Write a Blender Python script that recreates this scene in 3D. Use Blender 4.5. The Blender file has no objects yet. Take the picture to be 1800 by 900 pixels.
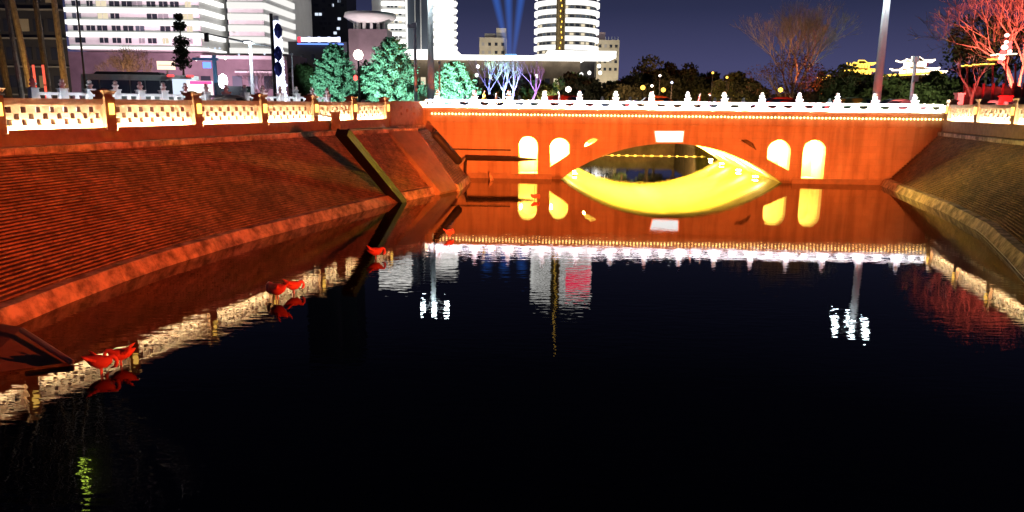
import bpy, bmesh, math, random
import numpy as np
from math import radians, sin, cos, pi, tan, atan2, sqrt
from mathutils import Vector, Matrix
random.seed(7); rng = np.random.default_rng(7)
sc = bpy.context.scene
col = sc.collection

# ------------------------------------------------------------------ camera
PITCH, ROLL, F, H = 11.6, 0.6, 1300.0, 5.0
cam_d = bpy.data.cameras.new('camera'); cam = bpy.data.objects.new('camera', cam_d); col.objects.link(cam)
cam_d.sensor_width = 36; cam_d.lens = 36 * F / 1800; cam_d.clip_start = 0.05; cam_d.clip_end = 4000
cam.location = (0, 0, H)
cam.rotation_euler = (Matrix.Rotation(radians(90 - PITCH), 3, 'X') @ Matrix.Rotation(radians(ROLL), 3, 'Z')).to_euler()
sc.camera = cam

# ------------------------------------------------------------------ night sky
w = bpy.data.worlds.new('World'); sc.world = w; w.use_nodes = True
nt = w.node_tree; nt.nodes.clear()
tc = nt.nodes.new('ShaderNodeTexCoord'); sp = nt.nodes.new('ShaderNodeSeparateXYZ'); rp = nt.nodes.new('ShaderNodeValToRGB')
bg = nt.nodes.new('ShaderNodeBackground'); ou = nt.nodes.new('ShaderNodeOutputWorld')
nt.links.new(tc.outputs['Generated'], sp.inputs[0]); nt.links.new(sp.outputs['Z'], rp.inputs[0])
nt.links.new(rp.outputs[0], bg.inputs[0]); nt.links.new(bg.outputs[0], ou.inputs[0])
r = rp.color_ramp
r.elements[0].position = 0.0; r.elements[0].color = (.074, .070, .165, 1)
r.elements[1].position = 1.0; r.elements[1].color = (.002, .0022, .006, 1)
for p_, c_ in ((.05, (.060, .061, .148)), (.12, (.026, .030, .076)), (.2, (.014, .015, .036)), (.35, (.005, .0055, .014))):
    e = r.elements.new(p_); e.color = (*c_, 1)
bg.inputs[1].default_value = 1.0

# ------------------------------------------------------------------ exposure / render
sc.view_settings.view_transform = 'Standard'; sc.view_settings.look = 'None'
sc.view_settings.exposure = 0; sc.view_settings.gamma = 1; sc.view_settings.use_curve_mapping = False
cy = sc.cycles
cy.use_denoising = True; cy.max_bounces = 6; cy.diffuse_bounces = 3; cy.glossy_bounces = 4; cy.transmission_bounces = 4
cy.caustics_reflective = False; cy.caustics_refractive = False; cy.sample_clamp_indirect = 25.0
cy.volume_bounces = 0

# ------------------------------------------------------------------ pixel -> place
_p, _r = radians(PITCH), radians(ROLL)
_fw = np.array([0, cos(_p), -sin(_p)]); _up = np.array([0, sin(_p), cos(_p)]); _ri = np.array([1., 0, 0])
_R = _ri * cos(_r) + _up * sin(_r); _U = -_ri * sin(_r) + _up * cos(_r)
def ray(x, y): return _fw * F + _R * (x - 900) - _U * (y - 450)
def Z(x, y, z):
    d = ray(x, y); t = (z - H) / d[2]; return Vector((d[0] * t, d[1] * t, z))
def Y(x, y, yy):
    d = ray(x, y); t = yy / d[1]; return Vector((d[0] * t, yy, H + d[2] * t))
def proj(P):
    d = np.array(P) - np.array([0, 0, H]); ww = d @ _fw
    return (900 + F * (d @ _R) / ww, 450 - F * (d @ _U) / ww, ww)

# ------------------------------------------------------------------ materials
M = {}
def mat(name, c, rough=.7, metal=0., var=.0, scale=3., bump=0., bscale=30., spec=.3, c2=None):
    m = bpy.data.materials.new(name); m.use_nodes = True; n = m.node_tree.nodes; l = m.node_tree.links
    b = n['Principled BSDF']; b.inputs['Roughness'].default_value = rough; b.inputs['Metallic'].default_value = metal
    b.inputs['Specular IOR Level'].default_value = spec
    b.inputs['Base Color'].default_value = (*c, 1)
    if var or c2 or bump:
        g = n.new('ShaderNodeNewGeometry')
    if var or c2:
        t = n.new('ShaderNodeTexNoise'); t.inputs['Scale'].default_value = scale; t.inputs['Detail'].default_value = 5
        t.inputs['Roughness'].default_value = .65
        l.new(g.outputs['Position'], t.inputs['Vector'])
        cr = n.new('ShaderNodeValToRGB')
        lo = c2 if c2 else tuple(x * (1 - var) for x in c); hi = c if c2 else tuple(min(1, x * (1 + var)) for x in c)
        cr.color_ramp.elements[0].position = .33; cr.color_ramp.elements[0].color = (*lo, 1)
        cr.color_ramp.elements[1].position = .67; cr.color_ramp.elements[1].color = (*hi, 1)
        l.new(t.outputs['Fac'], cr.inputs[0]); l.new(cr.outputs[0], b.inputs['Base Color'])
    if bump:
        t2 = n.new('ShaderNodeTexNoise'); t2.inputs['Scale'].default_value = bscale; t2.inputs['Detail'].default_value = 4
        l.new(g.outputs['Position'], t2.inputs['Vector'])
        bp_ = n.new('ShaderNodeBump'); bp_.inputs['Distance'].default_value = bump
        l.new(t2.outputs['Fac'], bp_.inputs['Height']); l.new(bp_.outputs[0], b.inputs['Normal'])
    M[name] = m; return m
def emit(name, c, s):
    m = bpy.data.materials.new(name); m.use_nodes = True; n = m.node_tree.nodes; n.clear()
    e = n.new('ShaderNodeEmission'); o = n.new('ShaderNodeOutputMaterial')
    e.inputs[0].default_value = (*c, 1); e.inputs[1].default_value = s
    m.node_tree.links.new(e.outputs[0], o.inputs[0]); M[name] = m; return m
mat('stone', (.42, .36, .30), .8, var=.25, scale=1.3, bump=.01, bscale=12)
mat('kerb_stone', (.60, .52, .43), .75, scale=2.2, bump=.015, bscale=6, c2=(.27, .23, .19))
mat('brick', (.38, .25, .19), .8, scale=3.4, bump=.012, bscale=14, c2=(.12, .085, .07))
mat('brick_shaded', (.30, .165, .085), .8, scale=3.4, bump=.012, bscale=14, c2=(.09, .05, .028))  # brick copy darkened and reddened to imitate the right bank's dimmer, browner light
mat('mortar', (.09, .075, .06), .9, var=.3)
mat('bridge_wall', (.44, .36, .29), .75, scale=.35, bump=.012, bscale=5, c2=(.31, .25, .20))
def ashlar(m):
    n = m.node_tree.nodes; l = m.node_tree.links; b = n['Principled BSDF']; src = b.inputs['Base Color'].links[0].from_socket
    tc_ = n.new('ShaderNodeTexCoord'); sp_ = n.new('ShaderNodeSeparateXYZ'); cb_ = n.new('ShaderNodeCombineXYZ'); l.new(tc_.outputs['Object'], sp_.inputs[0]); l.new(sp_.outputs['X'], cb_.inputs['X']); l.new(sp_.outputs['Z'], cb_.inputs['Y'])
    br_ = n.new('ShaderNodeTexBrick'); br_.inputs['Scale'].default_value = 1.0; br_.inputs['Brick Width'].default_value = 1.25; br_.inputs['Row Height'].default_value = .42; br_.inputs['Mortar Size'].default_value = .012
    br_.inputs['Color1'].default_value = (1, 1, 1, 1); br_.inputs['Color2'].default_value = (.84, .82, .80, 1); br_.inputs['Mortar'].default_value = (.62, .60, .58, 1); l.new(cb_.outputs[0], br_.inputs['Vector'])
    mx = n.new('ShaderNodeMixRGB'); mx.blend_type = 'MULTIPLY'; mx.inputs[0].default_value = .38; l.new(src, mx.inputs[1]); l.new(br_.outputs['Color'], mx.inputs[2])
    mp_ = n.new('ShaderNodeMapping'); mp_.inputs['Scale'].default_value = (1.6, .13, 1); l.new(cb_.outputs[0], mp_.inputs['Vector']); st_ = n.new('ShaderNodeTexNoise'); st_.inputs['Scale'].default_value = 1.4; st_.inputs['Detail'].default_value = 6; l.new(mp_.outputs[0], st_.inputs['Vector'])
    cr_ = n.new('ShaderNodeValToRGB'); cr_.color_ramp.elements[0].position = .36; cr_.color_ramp.elements[0].color = (.52, .48, .45, 1); cr_.color_ramp.elements[1].position = .56; cr_.color_ramp.elements[1].color = (1, 1, 1, 1); l.new(st_.outputs['Fac'], cr_.inputs[0])
    m2 = n.new('ShaderNodeMixRGB'); m2.blend_type = 'MULTIPLY'; m2.inputs[0].default_value = .5; l.new(mx.outputs[0], m2.inputs[1]); l.new(cr_.outputs[0], m2.inputs[2])
    ad_ = n.new('ShaderNodeMath'); ad_.operation = 'MULTIPLY_ADD'; ad_.inputs[1].default_value = .5; l.new(st_.outputs['Fac'], ad_.inputs[0]); 
    sb_ = n.new('ShaderNodeMath'); sb_.operation = 'MULTIPLY'; sb_.inputs[1].default_value = 1.0; l.new(sp_.outputs['Z'], sb_.inputs[0]); l.new(sb_.outputs[0], ad_.inputs[2])
    c3 = n.new('ShaderNodeValToRGB'); c3.color_ramp.elements[0].position = .38; c3.color_ramp.elements[0].color = (.36, .33, .28, 1); c3.color_ramp.elements[1].position = .62; c3.color_ramp.elements[1].color = (1, 1, 1, 1); l.new(ad_.outputs[0], c3.inputs[0])
    m3 = n.new('ShaderNodeMixRGB'); m3.blend_type = 'MULTIPLY'; m3.inputs[0].default_value = .85; l.new(m2.outputs[0], m3.inputs[1]); l.new(c3.outputs[0], m3.inputs[2]); l.new(m3.outputs[0], b.inputs['Base Color'])
def damp(m, sc_=.45, lo=.6):
    n = m.node_tree.nodes; l = m.node_tree.links; b = n['Principled BSDF']; src = b.inputs['Base Color'].links[0].from_socket; g = n.new('ShaderNodeNewGeometry')
    t = n.new('ShaderNodeTexNoise'); t.inputs['Scale'].default_value = sc_; t.inputs['Detail'].default_value = 7; t.inputs['Roughness'].default_value = .7; l.new(g.outputs['Position'], t.inputs['Vector'])
    c = n.new('ShaderNodeValToRGB'); c.color_ramp.elements[0].position = .36; c.color_ramp.elements[0].color = (lo, lo, lo * .95, 1); c.color_ramp.elements[1].position = .58; c.color_ramp.elements[1].color = (1.15, 1.1, 1.05, 1); l.new(t.outputs['Fac'], c.inputs[0])
    x = n.new('ShaderNodeMixRGB'); x.blend_type = 'MULTIPLY'; x.inputs[0].default_value = 1; l.new(src, x.inputs[1]); l.new(c.outputs[0], x.inputs[2]); l.new(x.outputs[0], b.inputs['Base Color'])
damp(M['brick']); damp(M['brick_shaded']); damp(M['kerb_stone'], 1.1, .45)
ashlar(M['bridge_wall'])
mat('plaster', (.28, .22, .18), .7, scale=.8, bump=.01, bscale=4, c2=(.16, .13, .11))
mat('vault', (.62, .56, .42), .7, var=.15, scale=1.0, bump=.01, bscale=6)
mat('marble', (.80, .78, .77), .45, var=.06, scale=4, bump=.004, bscale=20)
mat('rail_stone', (.50, .43, .34), .75, var=.18, scale=3, bump=.008, bscale=18)
mat('post_stone', (.27, .165, .10), .8, var=.2, scale=3, bump=.008, bscale=18)
mat('dark_metal', (.035, .035, .038), .45, metal=.6, var=.2)
mat('grey_metal', (.30, .31, .33), .45, metal=.5, var=.1)
mat('white_metal', (.7, .72, .74), .4, var=.05)
mat('black_rubber', (.018, .018, .018), .6, var=.3)
mat('chute', (.012, .011, .010), .55, var=.4, scale=2, bump=.01, bscale=10)
mat('asphalt', (.05, .05, .052), .85, var=.25, scale=1.5, bump=.005, bscale=60)
mat('paving', (.22, .21, .20), .85, var=.2, scale=1.2)
mat('earth', (.05, .045, .035), .95, var=.3, scale=.3)
mat('bark', (.12, .095, .075), .9, var=.3, scale=5)
mat('bark_pale', (.26, .21, .17), .9, var=.3, scale=5)
mat('leaf_conifer', (.11, .15, .11), .7, scale=1.1, c2=(.06, .09, .065))
mat('leaf_dark', (.05, .06, .035), .8, scale=.7, c2=(.03, .035, .022))
mat('leaf_olive', (.075, .085, .04), .8, scale=.7, c2=(.04, .045, .02))
mat('leaf_red0', (.22, .08, .06), .8, scale=2.0, c2=(.1, .03, .025))
def leafy(name, c, c2, scale):
    m = bpy.data.materials.new(name); m.use_nodes = True; n = m.node_tree.nodes; l = m.node_tree.links; n.clear(); o = n.new('ShaderNodeOutputMaterial'); g = n.new('ShaderNodeNewGeometry'); t = n.new('ShaderNodeTexNoise'); t.inputs['Scale'].default_value = scale; l.new(g.outputs['Position'], t.inputs['Vector'])
    r_ = n.new('ShaderNodeValToRGB'); r_.color_ramp.elements[0].position = .35; r_.color_ramp.elements[0].color = (*c2, 1); r_.color_ramp.elements[1].position = .65; r_.color_ramp.elements[1].color = (*c, 1); l.new(t.outputs['Fac'], r_.inputs[0])
    d = n.new('ShaderNodeBsdfDiffuse'); tr = n.new('ShaderNodeBsdfTranslucent'); mx = n.new('ShaderNodeMixShader'); mx.inputs[0].default_value = .45; l.new(r_.outputs[0], d.inputs[0]); l.new(r_.outputs[0], tr.inputs[0]); l.new(d.outputs[0], mx.inputs[1]); l.new(tr.outputs[0], mx.inputs[2]); l.new(mx.outputs[0], o.inputs[0]); M[name] = m
leafy('leaf_conifer', (.14, .19, .14), (.08, .12, .085), 1.0); leafy('leaf_dark', (.06, .065, .04), (.035, .04, .025), .7); leafy('leaf_olive', (.09, .10, .05), (.05, .055, .025), .7); M['leaf_red'] = M['leaf_red0']
mat('pole_paint', (.55, .56, .58), .5, var=.05)
mat('facade_white', (.72, .72, .70), .6, var=.06, scale=.3)
mat('facade_grey', (.30, .30, .31), .7, var=.12, scale=.2)
mat('facade_tan', (.42, .38, .30), .8, var=.12, scale=.3)
mat('facade_brown', (.20, .15, .10), .8, var=.3, scale=.3)
mat('facade_dark', (.045, .047, .06), .6, var=.2, scale=.2)
mat('facade_plum', (.20, .15, .17), .7, var=.2, scale=.2)
mat('glass_dark', (.03, .035, .045), .12, spec=.6)
mat('glass_blue', (.10, .12, .15), .18, spec=.6)
mat('bronze', (.30, .21, .08), .4, metal=.4, var=.3, scale=.6)
mat('pink_resin', (.62, .12, .12), .45, var=.1, scale=9)
mat('black_resin', (.03, .03, .03), .4)
mat('roof_tile', (.20, .13, .06), .6, var=.3, scale=1)
mat('red_paint', (.45, .03, .03), .5, var=.15, scale=3)
mat('car_black', (.015, .016, .02), .2, spec=.6)
mat('car_red', (.30, .03, .02), .22, spec=.6)
mat('car_orange', (.55, .20, .06), .25, spec=.6)
mat('car_beige', (.48, .40, .32), .25, spec=.6)
mat('car_silver', (.42, .43, .45), .25, metal=.4, spec=.6)
mat('car_green', (.12, .25, .06), .3, spec=.6)
mat('bus_paint', (.26, .29, .28), .3, spec=.5, var=.1)
mat('bus_white', (.55, .58, .52), .35, spec=.5)
mat('skin', (.45, .28, .2), .6); mat('hair', (.015, .012, .01), .6)
mat('cloth_black', (.02, .02, .022), .8); mat('cloth_yellow', (.55, .38, .06), .8); mat('cloth_white', (.6, .6, .62), .8)
mat('cloth_red', (.4, .06, .05), .8); mat('cloth_blue', (.05, .08, .25), .8); mat('cloth_grey', (.18, .18, .2), .8)
emit('led_white', (.86, .90, 1.0), 3400); emit('led_warm', (1, .78, .46), 330); emit('led_cool', (.84, .90, 1.0), 70)
emit('lamp_amber', (1, .55, .10), 3.5); emit('bulb_gold', (1, .62, .22), 9); emit('arch_lamp', (1, .78, .25), 160)
emit('niche_lamp', (1, .68, .12), 3300); emit('plaque_light', (1, .96, .93), 2.2)
emit('band_white', (1, .99, .95), 1.6); emit('band_soft', (1, .98, .94), 1.0); emit('band_hot', (1, .97, .92), 2.6)  # floodlight on facade bands and balconies is put in as their own glow
emit('lit_window', (1, .86, .6), .9); emit('cool_window', (.75, .85, 1), 1.1); emit('sign_blue', (.62, .68, 1), 3.0); emit('sign_red', (1, .03, .06), 3.0)
emit('sign_red_big', (1, .03, .10), 2.4); emit('sign_lime', (.62, .85, .08), 9)
emit('lamp_head', (.80, .97, 1), 160); emit('globe', (1, .86, .76), 5); emit('gold_light', (1, .58, .08), 3.0); emit('gold_hot', (1, .82, .62), 4.0)
emit('red_lantern', (1, .08, .07), 4.0); emit('pink_lantern', (1, .42, .36), 5.0); emit('tail_red', (1, .04, .04), 4.0); emit('head_white', (.9, .95, 1), 12)
emit('trunk_light', (.75, .80, 1), 3.0); emit('blue_light', (.12, .25, 1), 2.5); emit('magenta_light', (1, .1, .35), 1.6); emit('red_strip', (1, .12, .07), 1.3)
emit('beam_lamp', (.2, .5, 1), 5)

# ------------------------------------------------------------------ mesh building
class MB:
    def __init__(s): s.v = []; s.f = []
    def add(s, vs, fs):
        o = len(s.v); s.v += [tuple(v) for v in vs]; s.f += [tuple(i + o for i in f) for f in fs]; return s
    def box(s, c, d, rz=0., taper=1., rot=None):
        cx, cy_, cz = c; a, b, h = d[0] / 2, d[1] / 2, d[2] / 2
        P = [(-a, -b, -h), (a, -b, -h), (a, b, -h), (-a, b, -h), (-a * taper, -b * taper, h), (a * taper, -b * taper, h), (a * taper, b * taper, h), (-a * taper, b * taper, h)]
        if rot is not None: P = [tuple(rot @ Vector(q)) for q in P]
        elif rz: P = [(x * cos(rz) - y * sin(rz), x * sin(rz) + y * cos(rz), z) for x, y, z in P]
        return s.add([(x + cx, y + cy_, z + cz) for x, y, z in P], [(0, 3, 2, 1), (4, 5, 6, 7), (0, 1, 5, 4), (1, 2, 6, 5), (2, 3, 7, 6), (3, 0, 4, 7)])
    def tube(s, pts, rad, n=8, cap=True, sq=1.):
        pts = [Vector(p) for p in pts]; k = len(pts); rad = rad if hasattr(rad, '__len__') else [rad] * k
        vs = []; fs = []; prev = None
        for i, p in enumerate(pts):
            t = (pts[min(i + 1, k - 1)] - pts[max(i - 1, 0)]).normalized()
            a = prev if prev is not None else (Vector((0, 0, 1)) if abs(t.z) < .9 else Vector((1, 0, 0)))
            a = (a - t * a.dot(t)).normalized(); b = t.cross(a); prev = a
            for j in range(n):
                q = 2 * pi * j / n; vs.append(p + (a * cos(q) + b * sin(q) * sq) * rad[i])
        for i in range(k - 1):
            for j in range(n): fs.append((i * n + j, i * n + (j + 1) % n, (i + 1) * n + (j + 1) % n, (i + 1) * n + j))
        if cap: fs += [tuple(range(n))[::-1], tuple((k - 1) * n + j for j in range(n))]
        return s.add(vs, fs)
    def lathe(s, prof, n=16, c=(0, 0, 0), a0=0., a1=2 * pi):
        full = abs(a1 - a0 - 2 * pi) < 1e-6; m = n if full else n + 1; vs = []; fs = []
        for (rr, z) in prof:
            for j in range(m):
                q = a0 + (a1 - a0) * j / n; vs.append((c[0] + rr * cos(q), c[1] + rr * sin(q), c[2] + z))
        for i in range(len(prof) - 1):
            for j in range(n):
                j2 = (j + 1) % m if full else j + 1
                fs.append((i * m + j, i * m + j2, (i + 1) * m + j2, (i + 1) * m + j))
        return s.add(vs, fs)
    def prism(s, poly, z0, z1):
        n = len(poly); vs = [(x, y, z0) for x, y in poly] + [(x, y, z1) for x, y in poly]
        return s.add(vs, [tuple(range(n))[::-1], tuple(range(n, 2 * n))] + [(i, (i + 1) % n, n + (i + 1) % n, n + i) for i in range(n)])
    def sheet(s, poly, y0, y1):
        """outline given as (x,z), thickness along y"""
        n = len(poly); vs = [(x, y0, z) for x, z in poly] + [(x, y1, z) for x, z in poly]
        return s.add(vs, [tuple(range(n)), tuple(range(n, 2 * n))[::-1]] + [(i, n + i, n + (i + 1) % n, (i + 1) % n) for i in range(n)])
    def holed(s, outer, holes, y0, y1):
        bm = bmesh.new()
        for lp in [outer] + holes:
            vs = [bm.verts.new((x, y0, z)) for x, z in lp]
            for i in range(len(vs)): bm.edges.new((vs[i], vs[(i + 1) % len(vs)]))
        bmesh.ops.triangle_fill(bm, use_beauty=True, use_dissolve=False, edges=bm.edges[:], normal=(0, -1, 0))
        g = bmesh.ops.extrude_face_region(bm, geom=bm.faces[:])
        bmesh.ops.translate(bm, verts=[q for q in g['geom'] if isinstance(q, bmesh.types.BMVert)], vec=(0, y1 - y0, 0))
        bmesh.ops.recalc_face_normals(bm, faces=bm.faces[:]); bm.verts.index_update()
        s.add([v.co[:] for v in bm.verts], [tuple(v.index for v in f.verts) for f in bm.faces]); bm.free(); return s
    def mesh(s, name, m, smooth=False):
        me = bpy.data.meshes.new(name); me.from_pydata(s.v, [], s.f); me.update()
        if m: me.materials.append(M[m])
        if smooth: me.polygons.foreach_set('use_smooth', [True] * len(me.polygons))
        return me
    def build(s, name, m, parent=None, smooth=False):
        off = parent['_o'] if parent is not None and '_o' in parent.keys() else None
        if off is not None: s.v = [(x - off[0], y - off[1], z - off[2]) for x, y, z in s.v]
        o = bpy.data.objects.new(name, s.mesh(name, m, smooth)); col.objects.link(o)
        if parent is not None:
            o.parent = parent
            if off is not None: o['_o'] = off
        return o
def inst(name, me, parent, loc=(0, 0, 0), rz=0., sc_=(1, 1, 1)):
    o = bpy.data.objects.new(name, me); col.objects.link(o); o.parent = parent; o.location = loc; o.rotation_euler = (0, 0, rz); o.scale = sc_; return o
def tag(o, label=None, cat=None, group=None, kind=None):
    if label: o['label'] = label
    if cat: o['category'] = cat
    if group: o['group'] = group
    if kind: o['kind'] = kind
    return o
def thing(name, label, cat, loc=(0, 0, 0), rz=0., group=None, world=False):
    """Empty at the thing's base; world=True: part coordinates are given in world space"""
    o = bpy.data.objects.new(name, None); col.objects.link(o); o.location = loc; o.rotation_euler = (0, 0, rz); o.empty_display_size = .3
    if world: o['_o'] = tuple(loc)
    return tag(o, label, cat, group)
def copy_tree(o, parent=None):
    c = o.copy(); col.objects.link(c); c.parent = parent
    for ch in o.children: copy_tree(ch, c)
    return c
def spot(parent, loc, target, color, power, size=60, blend=.6, rad=.15):
    d = bpy.data.lights.new('lamp_light', 'SPOT'); d.color = color; d.energy = power; d.spot_size = radians(size); d.spot_blend = blend; d.shadow_soft_size = rad
    o = bpy.data.objects.new('lamp_light', d); col.objects.link(o); o.parent = parent
    off = Vector(parent['_o']) if '_o' in parent.keys() else Vector((0, 0, 0))
    o.location = Vector(loc) - off
    o.rotation_euler = (Vector(target) - Vector(loc)).to_track_quat('-Z', 'Y').to_euler(); return o

# ------------------------------------------------------------------ bridge frame
BO = Z(860, 313, 0); BE = Z(1545, 325, 0); BU = (BE - BO).normalized(); BA = atan2(BU.y, BU.x); BN = Vector((-BU.y, BU.x, 0))
BD = 22.0                                    # width of the bridge across the road
def bp(x, y):
    d = Vector(ray(x, y)); o = Vector((0, 0, H)); t = (BO - o).dot(BN) / d.dot(BN); q = o + d * t
    return ((q - BO).dot(BU), q.z)
def bw(s, d, z): return BO + BU * s + BN * d + Vector((0, 0, z))
SL, SR = bp(735, 250)[0] - 1.0, bp(1668, 240)[0] + .6
DECK = 4.25

# ------------------------------------------------------------------ banks, as lines on the ground
LT_px = [(35, 573), (120, 536), (230, 493), (300, 468), (420, 431), (560, 393), (690, 359), (805, 335)]
LT = [Z(x, y, 0) for x, y in LT_px]
d0 = (LT[1] - LT[0]).normalized(); LT = [LT[0] - d0 * 14, LT[0] - d0 * 6] + LT
ZR = 3.93                                    # foot of the left railing
RA, RB = Z(180, 229.5, ZR), Z(682, 211.5, ZR)
RT_px = [(1545, 326), (1600, 350), (1655, 373), (1718, 409), (1800, 490)]
RT = [Z(x, y, 0) for x, y in RT_px]; d1 = (RT[-1] - RT[-2]).normalized(); RT += [RT[-1] + d1 * 6, RT[-1] + d1 * 24]
ZR2 = 4.15
RC, RDd = Z(1670, 215, ZR2), Z(1784, 222, ZR2)
def line_foot(P, A, B):
    u = Vector((B.x - A.x, B.y - A.y, 0)).normalized(); return A + u * (P - A).dot(u)

# ------------------------------------------------------------------ water
def water_mat():
    m = bpy.data.materials.new('water'); m.use_nodes = True; n = m.node_tree.nodes; l = m.node_tree.links; b = n['Principled BSDF']
    b.inputs['Base Color'].default_value = (0, 0, 0, 1); b.inputs['Roughness'].default_value = .004; b.inputs['IOR'].default_value = 1.333
    g = n.new('ShaderNodeNewGeometry'); mp = n.new('ShaderNodeMapping'); mp.inputs['Scale'].default_value = (.36, 1, 1)
    l.new(g.outputs['Position'], mp.inputs['Vector'])
    a = n.new('ShaderNodeTexNoise'); a.inputs['Scale'].default_value = 5.5; a.inputs['Detail'].default_value = 2.0; a.inputs['Roughness'].default_value = .45
    c = n.new('ShaderNodeTexNoise'); c.inputs['Scale'].default_value = .16; c.inputs['Detail'].default_value = 2
    d = n.new('ShaderNodeTexNoise'); d.inputs['Scale'].default_value = 1.1; d.inputs['Detail'].default_value = 1
    for t in (a, c, d): l.new(mp.outputs[0], t.inputs['Vector'])
    mr = n.new('ShaderNodeMapRange'); mr.inputs[1].default_value = .38; mr.inputs[2].default_value = .62; mr.inputs[3].default_value = .25; mr.inputs[4].default_value = 1.0
    l.new(c.outputs['Fac'], mr.inputs[0])
    # calm in the lee of the bridge
    sx = n.new('ShaderNodeSeparateXYZ'); l.new(g.outputs['Position'], sx.inputs[0])
    lee = n.new('ShaderNodeMapRange'); lee.inputs[1].default_value = 17; lee.inputs[2].default_value = 32; lee.inputs[3].default_value = 1.0; lee.inputs[4].default_value = .36
    l.new(sx.outputs['Y'], lee.inputs[0])
    mu = n.new('ShaderNodeMath'); mu.operation = 'MULTIPLY'; l.new(mr.outputs[0], mu.inputs[0]); l.new(lee.outputs[0], mu.inputs[1])
    ad = n.new('ShaderNodeMath'); ad.operation = 'MULTIPLY_ADD'; ad.inputs[1].default_value = .8; l.new(d.outputs['Fac'], ad.inputs[0]); l.new(a.outputs['Fac'], ad.inputs[2])
    bm_ = n.new('ShaderNodeBump'); bm_.inputs['Distance'].default_value = .0046; l.new(mu.outputs[0], bm_.inputs['Strength']); l.new(ad.outputs[0], bm_.inputs['Height'])
    l.new(bm_.outputs[0], b.inputs['Normal']); M['water'] = m
water_mat()
tag(MB().add([(-60, -30, 0), (60, -30, 0), (60, 130, 0), (-60, 130, 0)], [(0, 1, 2, 3)]).build('water', 'water'), kind='structure')

# ------------------------------------------------------------------ ground
GZ = 3.9
uL = Vector((RB.x - RA.x, RB.y - RA.y, 0)).normalized(); uR = Vector((RC.x - RDd.x, RC.y - RDd.y, 0)).normalized()
nL = Vector((-uL.y, uL.x, 0)); nR = Vector((uR.y, -uR.x, 0))
L0 = RA - uL * 50 + nL * .5; L1 = bw(bp(742, 230)[0] - 1.2, .3, 0); L2 = bw(-3.5, BD, 0); L3 = bw(-3.5, BD + 34, 0)
R0 = RDd - uR * 50 + nR * .5; R1 = bw(SR, .3, 0); R2 = bw(20.5, BD, 0); R3 = bw(20.5, BD + 34, 0)
g = MB()
def gp(*ps): g.add([(p[0], p[1], GZ) for p in ps], [tuple(range(len(ps)))])
gp((-900, -60), L0, L1, L2, L3, (-900, L3.y)); gp((900, -60), (900, R3.y), R3, R2, R1, R0)
gp((-900, L3.y), L3, R3, (900, R3.y), (900, 1500), (-900, 1500))
tag(g.build('ground', 'paving'), kind='structure')
cw = MB()
for a, b in ((L2, L3), (L3, R3), (R3, R2)): cw.add([(a.x, a.y, -.5), (b.x, b.y, -.5), (b.x, b.y, GZ - .004), (a.x, a.y, GZ - .004)], [(0, 1, 2, 3)])
mat('mossy_stone', (.15, .135, .07), .9, scale=.8, bump=.02, bscale=5, c2=(.07, .065, .03))
tag(cw.build('canal_wall', 'mossy_stone'), 'stone canal wall seen through the big arch', 'wall')

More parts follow.
